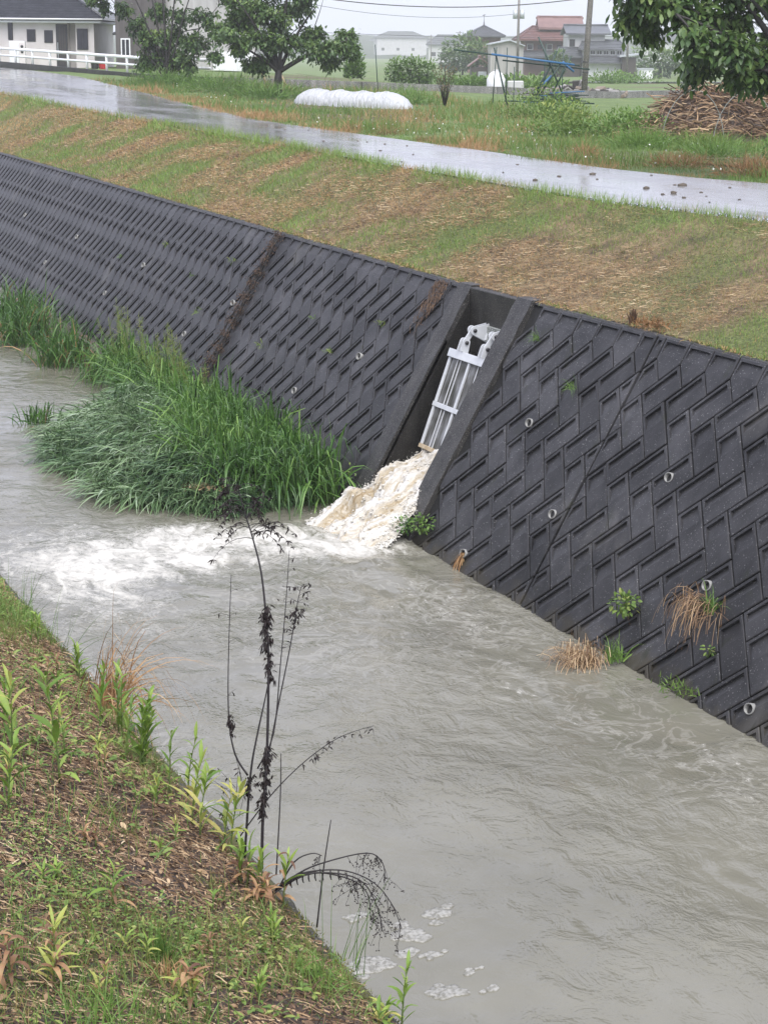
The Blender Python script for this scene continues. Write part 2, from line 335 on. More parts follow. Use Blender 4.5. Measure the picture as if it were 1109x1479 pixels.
def M_water():
    m, n, b = nodes('muddy_water'); g = n.nodes.new('ShaderNodeNewGeometry'); v = g.outputs['Position']
    def nz(sc, det, st=(1, 1, 1), ro=0.6, dist=0.0):
        mp = n.nodes.new('ShaderNodeMapping'); mp.inputs['Scale'].default_value = st; n.links.new(v, mp.inputs['Vector']); t = noise(n, sc, det, ro, mp.outputs[0]); t.inputs['Distortion'].default_value = dist; return t.outputs['Fac']
    at = n.nodes.new('ShaderNodeAttribute'); at.attribute_name = 'foam'
    body = ramp(n, [(0.3, (0.138, 0.133, 0.103)), (0.7, (0.192, 0.185, 0.146))]); n.links.new(nz(0.5, 4), body.inputs[0])
    # foam: streaky lace where the attribute is high
    def math_(op, a, b2):
        q = n.nodes.new('ShaderNodeMath'); q.operation = op
        for i, x in enumerate((a, b2)):
            if isinstance(x, (int, float)): q.inputs[i].default_value = x
            else: n.links.new(x, q.inputs[i])
        return q.outputs[0]
    lace = math_('ADD', math_('MULTIPLY', nz(1.5, 5, (1.5, 0.8, 1), 0.70, 1.6), 0.60), math_('MULTIPLY', nz(7, 4, (1.3, 1, 1), 0.75, 0.9), 0.40))
    k = ramp(n, [(0.50, (0, 0, 0)), (0.57, (0.32, 0.32, 0.32)), (0.70, (1, 1, 1))]); n.links.new(math_('ADD', lace, math_('SUBTRACT', math_('MULTIPLY', at.outputs['Fac'], 0.36), 0.19)), k.inputs[0])
    vein = math_('ABSOLUTE', math_('SUBTRACT', nz(2.2, 3, (1, 1, 1), 0.6, 1.2), 0.5), 0)
    vk = ramp(n, [(0.0, (1, 1, 1)), (0.05, (0, 0, 0))]); n.links.new(vein, vk.inputs[0])
    vf = math_('MULTIPLY', vk.outputs[0], math_('MINIMUM', math_('MULTIPLY', at.outputs['Fac'], 0.55), 0.4))
    kk = math_('MAXIMUM', k.outputs[0], vf)
    n.links.new(mixc(n, kk, body.outputs[0], (0.55, 0.535, 0.49)), b.inputs['Base Color'])
    rr = n.nodes.new('ShaderNodeMapRange'); rr.inputs[3].default_value = 0.06; rr.inputs[4].default_value = 0.65; n.links.new(kk, rr.inputs[0]); n.links.new(rr.outputs[0], b.inputs['Roughness'])
    b.inputs['IOR'].default_value = 1.46; b.inputs['Specular IOR Level'].default_value = 0.6
    h1 = nz(3.2, 4, (1.0, 0.8, 1), 0.62, 0.8); h2 = nz(26, 2, (1, 0.9, 1), 0.6, 0)
    mk = ramp(n, [(0.36, (0.12, 0.12, 0.12)), (0.62, (1, 1, 1))]); n.links.new(nz(0.42, 3, (1.2, 0.8, 1), 0.6, 0.6), mk.inputs[0])
    p = bump(n, b, math_('MULTIPLY', h1, mk.outputs[0]), 0.55, 0.12); bump(n, b, math_('MULTIPLY', h2, mk.outputs[0]), 0.60, 0.016, p); return m
def M_churn():
    m, n, b = nodes('churning_water'); at = n.nodes.new('ShaderNodeAttribute'); at.attribute_name = 'flow'; v = at.outputs['Vector']
    a = noise(n, 1.4, 5, 0.62, v); a.inputs['Distortion'].default_value = 1.0
    sx = n.nodes.new('ShaderNodeSeparateXYZ'); n.links.new(v, sx.inputs[0])
    k = n.nodes.new('ShaderNodeMath'); k.operation = 'MULTIPLY_ADD'; n.links.new(sx.outputs[2], k.inputs[0]); k.inputs[1].default_value = 0.22; n.links.new(a.outputs['Fac'], k.inputs[2])
    r = ramp(n, [(0.45, (0.31, 0.235, 0.14)), (0.55, (0.45, 0.385, 0.28)), (0.645, (0.58, 0.545, 0.48)), (0.78, (0.65, 0.64, 0.62))]); n.links.new(k.outputs[0], r.inputs[0])
    n.links.new(r.outputs[0], b.inputs['Base Color']); b.inputs['Roughness'].default_value = 0.28; b.inputs['IOR'].default_value = 1.33
    f = noise(n, 5.5, 5, 0.7, v); f.inputs['Distortion'].default_value = 0.8; bump(n, b, f.outputs['Fac'], 0.7, 0.05); return m

m_slope, m_field, m_soil, m_road, m_block, m_water, m_churn = M_slope(), M_field(), M_soil(), M_road(), M_block(), M_water(), M_churn()
m_groove = M_concrete('dark_mortar', (0.003, 0.003, 0.003), (0.007, 0.007, 0.007), 0.3, 0.8)
m_agg = M_concrete('exposed_aggregate', (0.016, 0.0155, 0.0145), (0.050, 0.048, 0.045), 0.6, 0.5, 3.0)
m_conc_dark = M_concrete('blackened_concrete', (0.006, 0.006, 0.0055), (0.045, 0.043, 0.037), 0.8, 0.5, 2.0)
m_conc = M_concrete('grey_concrete', (0.13, 0.13, 0.125), (0.24, 0.235, 0.22), 0.45, 0.6, 1.5)
m_moss = M_concrete('mossy_concrete', (0.03, 0.03, 0.024), (0.075, 0.07, 0.055), 0.4, 0.75, 3.0, moss=(0.46, (0.085, 0.085, 0.018)))

# ================================================================== FAR GROUND
def grid_mesh(name, xs_fn, ys, ts, zf, mat, smooth=True):
    """xs_fn(y, t) -> x ; sheet over rows ys and parameters ts"""
    Y, T = np.meshgrid(ys, ts, indexing='ij'); Xg = xs_fn(Y, T); Z = zf(Xg, Y)
    V = np.stack([Xg, Y, Z], -1).reshape(-1, 3); ny, nt = Y.shape
    i = np.arange(ny - 1)[:, None] * nt + np.arange(nt - 1)[None]
    Q = np.stack([i, i + 1, i + nt + 1, i + nt], -1).reshape(-1, 4)
    return quadmesh(name, V, Q, mat, smooth)
ys_n = np.concatenate([np.arange(2, 60, 0.25), np.arange(60, 175, 1.0)])
o = link('grass_bank', grid_mesh('grass_bank', lambda y, t: Xtop(y) + 0.10 + (Xn(y) + 0.02 - Xtop(y) - 0.10) * t, ys_n, np.linspace(0, 1, 34), zfar, m_slope)); tag(o, 'sloping bank of yellowing mown grass between the block wall and the wet road', kind='structure')
o = link('road', grid_mesh('road', lambda y, t: Xn(y) - 0.02 + (Xf(y) - Xn(y) + 0.04) * t + 0.10 * (fbm(y * 1.1, t * 0 + 3, 31) - 0.5) * np.where((t < 0.01) | (t > 0.99), 1, 0), ys_n, np.linspace(0, 1, 14),
     lambda X, Y: zroad(Y) + 0.035 - 0.012 * np.abs((X - Xn(Y)) / (Xf(Y) - Xn(Y)) - 0.5), m_road)); tag(o, 'wet grey asphalt farm road running along the canal', kind='structure')
ys_f = np.concatenate([np.arange(-10, 70, 0.6), np.arange(70, 140, 2.0), np.geomspace(140, 5200, 40)])
ts_f = np.concatenate([np.linspace(0, 12, 26), np.linspace(13, 60, 30), np.geomspace(65, 5200, 34)])
o = link('field', grid_mesh('field', lambda y, t: Xf(y) + 0.01 + t, ys_f, ts_f, zfield, m_field)); tag(o, 'flat green and brown farm fields beyond the road', kind='structure')
# land left of the canal far upstream so that the ground reaches the horizon
o = link('far_land', grid_mesh('far_land', lambda y, t: -t, np.geomspace(175, 5200, 30), np.concatenate([[-26], np.geomspace(0.5, 4000, 20)]), lambda X, Y: 3.9 - 1.0 * ss(200, 700, Y), m_field)); tag(o, 'distant green land upstream of the canal', kind='structure')

# ================================================================== FAR RETAINING WALL
SB = math.atan(BEND)
class Sec:
    """wall section: P(u, v, n) to world; u along the canal, v up the slope, n out of the face"""
    def __init__(s, base, ang): s.b = base; s.d = Vector((math.sin(ang), math.cos(ang), 0)); s.r = Vector((math.cos(ang), -math.sin(ang), 0))
    def mat(s):
        vdir = (s.r * KB + Vector((0, 0, 1))) / SQ; nd = (-s.r + Vector((0, 0, KB))) / SQ
        return Matrix(((s.d.x, vdir.x, nd.x, s.b[0]), (s.d.y, vdir.y, nd.y, s.b[1]), (s.d.z, vdir.z, nd.z, s.b[2]), (0, 0, 0, 1)))
SEC_A = Sec((X0, 0, 0), 0.0); SEC_B = Sec((X0, BEND_Y, 0), SB)
HP, TH, PER = 0.443, 0.25, 0.475; SLP = PER / 2 / TH; B0V, B0U = 2.997, 18.85
def clip(poly, a, b, c):
    """keep a*u+b*v<=c"""
    out = []
    for i in range(len(poly)):
        p, q = poly[i], poly[(i + 1) % len(poly)]; dp, dq = a * p[0] + b * p[1] - c, a * q[0] + b * q[1] - c
        if dp <= 0: out.append(p)
        if (dp < 0 < dq) or (dq < 0 < dp): t = dp / (dp - dq); out.append((p[0] + (q[0] - p[0]) * t, p[1] + (q[1] - p[1]) * t))
    return out
def area(p): return 0.5 * sum(p[i][0] * p[(i + 1) % len(p)][1] - p[(i + 1) % len(p)][0] * p[i][1] for i in range(len(p)))
def inset(poly, d):
    if area(poly) < 0: poly = poly[::-1]
    n = len(poly); L = []
    for i in range(n):
        p, q = poly[i], poly[(i + 1) % n]; e = (q[0] - p[0], q[1] - p[1]); l = math.hypot(*e)
        if l < 1e-6: continue
        nx, ny = -e[1] / l, e[0] / l; L.append((nx, ny, nx * p[0] + ny * p[1] + d))
    out = []
    for i in range(len(L)):
        a, b = L[i - 1], L[i]; det = a[0] * b[1] - a[1] * b[0]
        if abs(det) < 1e-6: return None
        out.append(((a[2] * b[1] - a[1] * b[2]) / det, (a[0] * b[2] - a[2] * b[0]) / det))
    if area(out) <= 1e-4: return None
    for (nx, ny, c) in L:
        for p in out:
            if nx * p[0] + ny * p[1] < c - 1e-5: return None
    return out
NL1 = (TH, PER / 2); _l = math.hypot(*NL1); NL1 = (NL1[0] / _l, NL1[1] / _l)   # normal of the "/" edges, pointing up
def block_geo(poly, nrm):
    """block face with chamfer and a wedge recess deepest along its upper edge; returns verts (u,v,n), faces"""
    if area(poly) < 0: poly = poly[::-1]
    base = inset(poly, 0.0075); top = inset(poly, 0.017)
    if base is None or top is None or len(base) != len(top): return None
    n = len(base); V = [(p[0], p[1], -0.065) for p in base] + [(p[0], p[1], -0.006) for p in base] + [(p[0], p[1], 0.0) for p in top]
    F = [(i, (i + 1) % n, n + (i + 1) % n, n + i) for i in range(n)] + [(n + i, n + (i + 1) % n, 2 * n + (i + 1) % n, 2 * n + i) for i in range(n)]
    inn = inset(top, 0.030)
    if inn is not None:
        pr = [p[0] * nrm[0] + p[1] * nrm[1] for p in inn]; hi, lo = max(pr), min(pr); cut = lo + (hi - lo) * 0.60
        inn = clip(inn, -nrm[0], -nrm[1], -cut)
    F0 = tuple(range(2 * n, 3 * n))
    if inn is None or len(inn) < 3 or abs(area(inn)) < 0.006 or hi - lo < 0.05:
        F.append(F0); return V, F
    m = len(inn); b2 = 3 * n; V += [(p[0], p[1], 0.0) for p in inn]
    b3 = b2 + m; V += [(p[0], p[1], -0.001 - 0.032 * max(0.0, (p[0] * nrm[0] + p[1] * nrm[1] - cut) / (hi - cut))) for p in inn]
    F += [(b2 + i, b2 + (i + 1) % m, b3 + (i + 1) % m, b3 + i) for i in range(m)]
    F.append(tuple(b3 + i for i in range(m)))
    # rim: triangulated ring between the outer top edge and the recess outline
    fill = _ring(V[2 * n:3 * n], V[b2:b2 + m])
    F += [tuple((2 * n + k) if k < n else (b2 + k - n) for k in t) for t in fill]
    return V, F
def _ring(outer, inner):
    """stitch two convex loops of the same winding into a ring of triangles"""
    cx = sum(p[0] for p in inner) / len(inner); cy = sum(p[1] for p in inner) / len(inner)
    ang = lambda p: math.atan2(p[1] - cy, p[0] - cx)
    ao = [ang(p) for p in outer]; ai = [ang(p) for p in inner]; no, ni = len(outer), len(inner)
    so = min(range(no), key=lambda i: ao[i]); si = min(range(ni), key=lambda i: ai[i]); tri = []; i = j = 0
    oa = [ao[(so + k) % no] + (2 * math.pi if k >= no else 0) for k in range(no + 1)]; ia = [ai[(si + k) % ni] + (2 * math.pi if k >= ni else 0) for k in range(ni + 1)]
    while i < no or j < ni:
        if j >= ni or (i < no and oa[i + 1] <= ia[j + 1]): tri.append(((so + i) % no, (so + i + 1) % no, no + (si + j) % ni)); i += 1
        else: tri.append(((so + i) % no, no + (si + j + 1) % ni, no + (si + j) % ni)); j += 1
    return tri
def layout(u0, u1, joints, phase):
    """all block polygons of a section between u0 and u1, cut at the joints"""
    res = []
    cuts = [u0] + sorted(joints) + [u1]
    for ca, cb in zip(cuts[:-1], cuts[1:]):
        ca2, cb2 = ca + 0.013, cb - 0.013
        k0 = int((ca - phase) / PER) - 3; k1 = int((cb - phase) / PER) + 4
        for row in range(0, 9):
            for k in range(k0, k1):
                if row == 0:
                    u = phase + k * PER
                    p = [(u, B0V), (u - SLP * TH, B0V + TH), (u - SLP * TH, VT), (u + SLP * TH, VT), (u + SLP * TH, B0V + TH)]; nr = (0, 1)
                else:
                    lowv = B0V - HP * row; d1 = row % 2 == 1
                    off = 0 if row % 2 == 0 else SLP * HP
                    A = (phase + k * PER + off, lowv)
                    Lv = (-SLP * HP, HP) if d1 else (SLP * HP, HP); Wv = (SLP * TH, TH) if d1 else (-SLP * TH, TH)
                    p = [A, (A[0] + Lv[0], A[1] + Lv[1]), (A[0] + Lv[0] + Wv[0], A[1] + Lv[1] + Wv[1]), (A[0] + Wv[0], A[1] + Wv[1])]; nr = NL1
                full = all(ca2 <= q[0] <= cb2 for q in p)
                q = p if full else clip(clip(p, -1, 0, -ca2), 1, 0, cb2)
                if len(q) < 3 or abs(area(q)) < 0.0012: continue
                res.append((q, nr, row, full, p[0]))
    return res
wall = thing('block_retaining_wall', 'dark wet canal wall of slanted interlocking concrete blocks', 'retaining wall', (0, 0, 0))
bm_ = MB()      # dark backing behind the joints, split where the outlet stands
def wall_slab(mb, sec, u0, u1, nrm0, back, vlo, vhi):
    mt = sec.mat()
    c = [mt @ Vector((u, v, nrm0)) for u in (u0, u1) for v in (vlo, vhi)]
    t0, t1 = c[1], c[3]; r = sec.r
    v = [c[0], c[1], t0 + r * back, c[0] + r * (back + KB * (t0.z - c[0].z)), c[2], c[3], t1 + r * back, c[2] + r * (back + KB * (t1.z - c[2].z))]
    mb.add(v, [(0, 1, 2, 3), (7, 6, 5, 4), (0, 4, 5, 1), (1, 5, 6, 2), (2, 6, 7, 3), (3, 7, 4, 0)])
wall_slab(bm_, SEC_A, 2.0, 20.30, -0.050, 0.5, -0.9, VT - 0.012)
wall_slab(bm_, SEC_B, 0.16, 150.0, -0.050, 0.5, -0.9, VT - 0.012)
bm_.build('mortar_backing', m_groove, wall)
lay = []
for q, nr, row, full, a in layout(6.0, 20.30, [11.2, 17.36], B0U): lay.append((SEC_A, q, nr, row, full, a))
for q, nr, row, full, a in layout(0.16, 62.0, [7.85, 24.0, 40.0], 0.31): lay.append((SEC_B, q, nr, row, full, a))
def bkey(it):
    sec, q = it[0], it[1]; cu = sum(p[0] for p in q) / len(q); cv = sum(p[1] for p in q) / len(q)
    w = sec.mat() @ Vector((cu, cv, 0)); d = (w - Vector((0, 0, 6.2))).length
    vis = (cv > -0.15) and not (sec is SEC_A and cu < 12.3 - 0.0) and not (sec is SEC_A and cu < 12.3 + cv * 0.72)
    return d if vis else d + 1000
lay.sort(key=bkey)
shared = {}; rest = MB()
for i, (sec, q, nr, row, full, a) in enumerate(lay):
    mt = sec.mat()
    if i < 300 and bkey((sec, q)) < 900:
        key = ('top' if row == 0 else row % 2) if full else None
        if key is not None and key in shared: me = shared[key]
        else:
            g = block_geo([(p[0] - a[0], p[1] - a[1]) for p in q], nr)
            if g is None: continue
            me = MB().add(*g).mesh('block', m_block)
            if key is not None: shared[key] = me
        o = link('block', me, wall)
        jt = Matrix.Rotation(random.gauss(0, 0.004), 4, 'X') @ Matrix.Rotation(random.gauss(0, 0.004), 4, 'Y')
        o.matrix_local = mt @ Matrix.Translation((a[0], a[1], random.gauss(0, 0.003))) @ jt
    else:
        g = block_geo(q, nr)
        if g is None: continue
        rest.add([mt @ Vector((p[0], p[1], p[2] + 0)) for p in g[0]], g[1])
ro = rest.build('far_blocks', m_block, wall); ro['kind'] = 'stuff'
cop = MB(); wall_slab(cop, SEC_A, 2.0, 20.30, -0.02, 0.16, VT - 0.010, VT + 0.014); wall_slab(cop, SEC_B, 0.16, 150.0, -0.02, 0.16, VT - 0.010, VT + 0.014)
cop.build('wall_top_edge', m_agg, wall)
# weep pipes
m_pvc = M_plain('grey_plastic_pipe', (0.22, 0.22, 0.21), 0.4, 0, 0.15, 20); m_hole = M_plain('pipe_dark', (0.012, 0.012, 0.011), 0.8)
def pipe_mesh():
    n = 20; mb = MB(); v = []; f = []
    for (r, y) in ((0.056, -0.09), (0.056, 0.030), (0.047, 0.033), (0.046, -0.06)):
        v += [(r * math.cos(2 * math.pi * k / n), y, r * math.sin(2 * math.pi * k / n)) for k in range(n)]
    for i in range(3): f += [(i * n + k, i * n + (k + 1) % n, (i + 1) * n + (k + 1) % n, (i + 1) * n + k) for k in range(n)]
    return mb.add(v, f, True).mesh('weep_pipe', m_pvc)
pm = pipe_mesh(); hm = MB().add([(0.0465 * math.cos(2 * math.pi * k / 20), -0.035, 0.0465 * math.sin(2 * math.pi * k / 20)) for k in range(20)], [tuple(range(20))]).mesh('pipe_hole', m_hole)
pp = []
for u, v in ((19.0, 2.036), (15.9, 2.02), (12.8, 2.03), (17.6, 1.134), (14.48, 1.13), (11.4, 1.13), (13.07, 0.242), (18.97, 0.235), (10.0, 0.24)): pp.append((SEC_A, u, v))
for k in range(14):
    pp.append((SEC_B, 2.2 + 3.1 * k, 2.03)) if k % 2 == 0 else None
    if k < 12 and k % 2 == 1: pp.append((SEC_B, 0.75 + 3.1 * k, 1.13))
for sec, u, v in pp:
    o = link('weep_pipe', pm, wall); w = sec.mat() @ Vector((u, v, 0)); o.location = w
    o.rotation_euler = (math.radians(16), 0, math.radians(106) - (SB if sec is SEC_B else 0)); h = link('pipe_hole', hm, o)

# ================================================================== SLUICE OUTLET
outlet = thing('sluice_outlet', 'recessed concrete outlet chute with rough side walls cut into the block wall', 'sluice')
OU0, OU1 = 20.70, 22.0
def slopeX(z): return X0 + KB * z
def side_wall(u0, u1):
    f = -0.035
    poly = [(slopeX(-1.0) + f, -1.0), (slopeX(ZT + 0.03) + f, ZT + 0.03), (12.25, ZT + 0.03), (12.25, -1.0)]
    mb = MB(); n = 26; rows = []
    # front face subdivided and slightly uneven
    v = []; fc = []
    for i in range(n + 1):
        z = -1.0 + (ZT + 1.03) * i / n
        for k in range(3):
            u = u0 + (u1 - u0) * k / 2; v.append((slopeX(z) + f + random.uniform(-0.008, 0.008), u + (random.uniform(-0.008, 0.008) if i not in (0, n) else 0), z))
    for i in range(n):
        for k in range(2): fc.append((i * 3 + k, i * 3 + k + 1, i * 3 + k + 4, i * 3 + k + 3))
    b = len(v); v += [(12.25, u0, -1.0), (12.25, u1, -1.0), (12.25, u0, ZT + 0.03), (12.25, u1, ZT + 0.03)]
    fc += [tuple([i * 3 for i in range(n + 1)] + [b + 2, b]), tuple([i * 3 + 2 for i in range(n, -1, -1)] + [b + 1, b + 3]), (n * 3, n * 3 + 1, n * 3 + 2, b + 3, b + 2)]
    return mb.add(v, fc)
side_wall(20.30, OU0).build('side_wall', m_agg, outlet); side_wall(OU1, 22.36).build('side_wall', m_agg, outlet)
m_inner_shade = M_concrete('painted_shade_concrete', (0.003, 0.003, 0.003), (0.022, 0.021, 0.018), 0.8, 0.45, 2.5)  # shade inside the channel painted in as near-black concrete colour
MB().prism([(slopeX(-0.9) + 0.05, -0.9), (slopeX(3.0) + 0.05, 3.0), (11.437, 3.0), (11.437, -0.9)], OU1 - 0.03, OU1 - 0.002).build('inner_shade_sheet', m_inner_shade, outlet)  # thin sheets added over the inner sides to make the channel look darker
MB().prism([(slopeX(-0.9) + 0.05, -0.9), (slopeX(3.0) + 0.05, 3.0), (11.437, 3.0), (11.437, -0.9)], OU0 + 0.002, OU0 + 0.02).build('inner_shade_sheet', m_inner_shade, outlet)
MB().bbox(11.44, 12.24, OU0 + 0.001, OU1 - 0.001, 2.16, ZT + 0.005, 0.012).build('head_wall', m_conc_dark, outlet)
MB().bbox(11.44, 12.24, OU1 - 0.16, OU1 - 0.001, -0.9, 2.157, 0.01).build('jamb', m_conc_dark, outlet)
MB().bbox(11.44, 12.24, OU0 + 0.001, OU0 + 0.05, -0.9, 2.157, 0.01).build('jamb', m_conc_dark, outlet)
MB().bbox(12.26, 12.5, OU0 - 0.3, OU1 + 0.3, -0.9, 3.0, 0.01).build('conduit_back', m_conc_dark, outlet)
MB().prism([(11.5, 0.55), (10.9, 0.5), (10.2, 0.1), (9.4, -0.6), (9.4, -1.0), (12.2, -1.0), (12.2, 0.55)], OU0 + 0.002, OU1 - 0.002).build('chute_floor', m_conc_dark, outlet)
m_plate = M_concrete('pale_seal_plate', (0.14, 0.16, 0.15), (0.26, 0.27, 0.25), 0.5, 0.55, 3.0)
MB().bbox(11.405, 11.445, 20.72, 21.42, 2.05, 2.60, 0.008).build('seal_plate', m_plate, outlet)
m_dgreen = M_plain('dark_green_pad', (0.008, 0.035, 0.035), 0.4)
MB().bbox(11.385, 11.403, 21.10, 21.30, 2.06, 2.46, 0.006).build('rubber_pad', m_dgreen, outlet)

# flap gate: local frame x along canal (to the right in the picture = -Y), z up the gate, y towards the canal
m_alu = M_noise('galvanised_white', [(0.3, (0.52, 0.54, 0.57)), (0.7, (0.66, 0.68, 0.70))], 5, 5, 0.38, 0.08, 40, 0.002, metal=0.15)
m_alu_d = M_noise('dirty_gate_panel', [(0.38, (0.03, 0.03, 0.02)), (0.52, (0.11, 0.11, 0.105)), (0.66, (0.26, 0.265, 0.28))], 2.6, 6, 0.45, 0.06, 30, 0.002, stretch=(2.5, 1, 0.7), metal=0.1)
m_rust = M_noise('rusty_sill', [(0.3, (0.30, 0.20, 0.10)), (0.7, (0.50, 0.42, 0.30))], 9, 5, 0.6, 0.1)
m_bolt = M_plain('dark_bolt', (0.05, 0.05, 0.055), 0.4, 0.6)
GT, GB_ = Vector((11.09, 21.80, 2.22)), Vector((10.62, 21.80, 0.91)); GL = (GT - GB_).length
gate = thing('flap_gate', 'white metal flap gate hanging open over the rushing outlet water', 'gate')
zax = (GT - GB_).normalized(); xax = Vector((0, -1, 0)); yax = zax.cross(xax)
gate.matrix_world = Matrix(((xax.x, yax.x, zax.x, GB_.x), (xax.y, yax.y, zax.y, GB_.y), (xax.z, yax.z, zax.z, GB_.z), (0, 0, 0, 1)))
GW = 1.07; s_ = 1 if yax.x < 0 else -1        # +s_*y faces the canal
def gb(x0, x1, z0, z1, d0, d1, name, mat, par=gate, b=0.004):
    a, c = sorted((s_ * d0, s_ * d1)); return MB().bbox(x0, x1, a, c, z0, z1, b).build(name, mat, par)
gb(0.03, GW - 0.03, 0.03, GL - 0.03, -0.03, 0.0, 'gate_panel', m_alu_d)
gb(-0.02, GW + 0.0, GL - 0.085, GL + 0.03, -0.035, 0.055, 'top_beam', m_alu)
gb(-0.005, GW, 0.60, 0.665, -0.03, 0.042, 'middle_beam', m_alu)
gb(-0.005, GW, 0.0, 0.055, -0.035, 0.042, 'bottom_beam', m_rust)
for x0, x1 in ((0.0, 0.05), (0.575, 0.615), (GW - 0.04, GW - 0.001)):
    gb(x0, x1, 0.056, 0.599, 0.002, 0.032, 'rib', m_alu); gb(x0, x1, 0.666, GL - 0.086, 0.002, 0.032, 'rib', m_alu)
for x0 in (0.24, 0.33, 0.84):
    gb(x0, x0 + 0.014, 0.056, 0.599, 0.002, 0.016, 'thin_rib', m_alu); gb(x0, x0 + 0.014, 0.666, GL - 0.086, 0.002, 0.016, 'thin_rib', m_alu)
def lug(outline, x0, x1, name, holes, par):
    """plate from an outline in (y,z) of the gate frame, with bolts"""
    o = MB().prism([(s_ * p[0], p[1]) for p in outline], x0, x1, 'x').build(name, m_alu, par)
    for (hy, hz) in holes:
        mb = MB(); mb.tube([(x0 - 0.022, s_ * hy, hz), (x1 + 0.022, s_ * hy, hz)], 0.026, 12); mb.tube([(x0 - 0.034, s_ * hy, hz), (x0 - 0.022, s_ * hy, hz)], 0.014, 8); mb.build('pin', m_bolt, o)
    return o
def rnd(cx, cz, r, a0, a1, n=7): return [(cx + r * math.cos(math.radians(a0 + (a1 - a0) * i / n)), cz + r * math.sin(math.radians(a0 + (a1 - a0) * i / n))) for i in range(n + 1)]
for hx in (0.33, 0.93):
    z0 = GL + 0.031
    for w in (-0.05, 0.035):
        low = [(-0.03, z0), (0.10, z0)] + rnd(0.045, z0 + 0.135, 0.055, 0, 180)
        lug(low, hx + w, hx + w + 0.016, 'lower_lug', [(0.045, z0 + 0.13)], gate)
    link_ = rnd(0.045, z0 + 0.13, 0.036, 180, 360) + rnd(-0.015, z0 + 0.32, 0.036, 0, 180)
    lug(link_, hx - 0.010, hx + 0.012, 'link_arm', [], gate)
    for w in (-0.052, 0.036):
        upl = [(-0.335, z0 + 0.20), (-0.18, z0 + 0.235)] + rnd(-0.015, z0 + 0.32, 0.060, -90, 110) + [(-0.20, z0 + 0.475), (-0.275, z0 + 0.46)]
        lug(upl, hx + w, hx + w + 0.018, 'upper_lug', [(-0.015, z0 + 0.32)], gate)
    a, c = sorted((s_ * -0.30, s_ * -0.20)); MB().bbox(hx - 0.07, hx + 0.07, a, c, z0 + 0.24, z0 + 0.43, 0.006).build('wall_bracket', m_alu, gate)

# ================================================================== WATER
def river_h(X, Y):
    """surface relief: flow ripples, stronger near the outlet"""
    d = np.hypot((X - 8.4) / 2.6, (Y - 20.6) / 2.2); tb = np.exp(-d * d)
    h = 0.030 * (fbm(X * 1.1, Y * 0.8, 41, 4) - 0.5) * 2 + 0.008 * (fbm(X * 4, Y * 3.2, 43, 3) - 0.5) * 2
    return h + tb * (0.16 * (fbm(X * 1.9, Y * 1.9, 47, 5) - 0.45) + 0.05)
def foam_f(X, Y):
    """how foamy the water is: plume fanning from the outlet across to the near bank"""
    w = fbm(X * 0.55, Y * 0.55, 51, 4) - 0.5
    ax = (9.6 - X); cy = 20.7 + 0.06 * ax                         # plume axis runs towards -X
    wid = 0.75 + 0.30 * np.clip(ax, 0, 8)
    a = np.exp(-((Y - cy + 1.6 * w) / wid) ** 2) * ss(-0.6, 0.3, ax) * (1 - ss(4.0, 5.9, ax + 1.2 * w))
    b = 0.85 * np.exp(-(((X - 5.4) / 0.95) ** 2 + ((Y - 20.0 - 1.2 * w) / 2.1) ** 2))
    c = 0.62 * np.exp(-((X - 4.5) / 0.55) ** 2) * ss(10, 14, Y) * (1 - ss(19, 22, Y)) * (0.6 + 1.2 * w)
    e = 0.42 * np.exp(-((X - 8.9) / 0.9) ** 2) * ss(9, 13, Y) * (1 - ss(18, 20, Y)) * (0.75 + 1.5 * w)
    s = 0.36 * np.exp(-((X - 7.4) / 1.8) ** 2) * ss(14, 17.5, Y) * (1 - ss(19, 20, Y))
    return np.clip(np.maximum.reduce([a, b, c, e, s]), 0, 1)
xs = np.linspace(2.5, 11.6, 170); ys = np.concatenate([np.arange(0, 34, 0.055), np.arange(34, 70, 0.2), np.geomspace(70, 260, 30)])
Yg, Xg = np.meshgrid(ys, xs, indexing='ij'); shift = BEND * np.maximum(0, Yg - BEND_Y); Xw = Xg + shift * 1.0
Zg = river_h(Xw, Yg); V = np.stack([Xw, Yg, Zg], -1).reshape(-1, 3); ny, nt = Yg.shape
i_ = np.arange(ny - 1)[:, None] * nt + np.arange(nt - 1)[None]; Q = np.stack([i_, i_ + 1, i_ + nt + 1, i_ + nt], -1).reshape(-1, 4)
o = link('canal_water', quadmesh('canal_water', V, Q, m_water, True, {'foam': foam_f(Xw, Yg).ravel()})); tag(o, 'muddy grey water flowing down the canal, streaked with white foam', kind='structure')
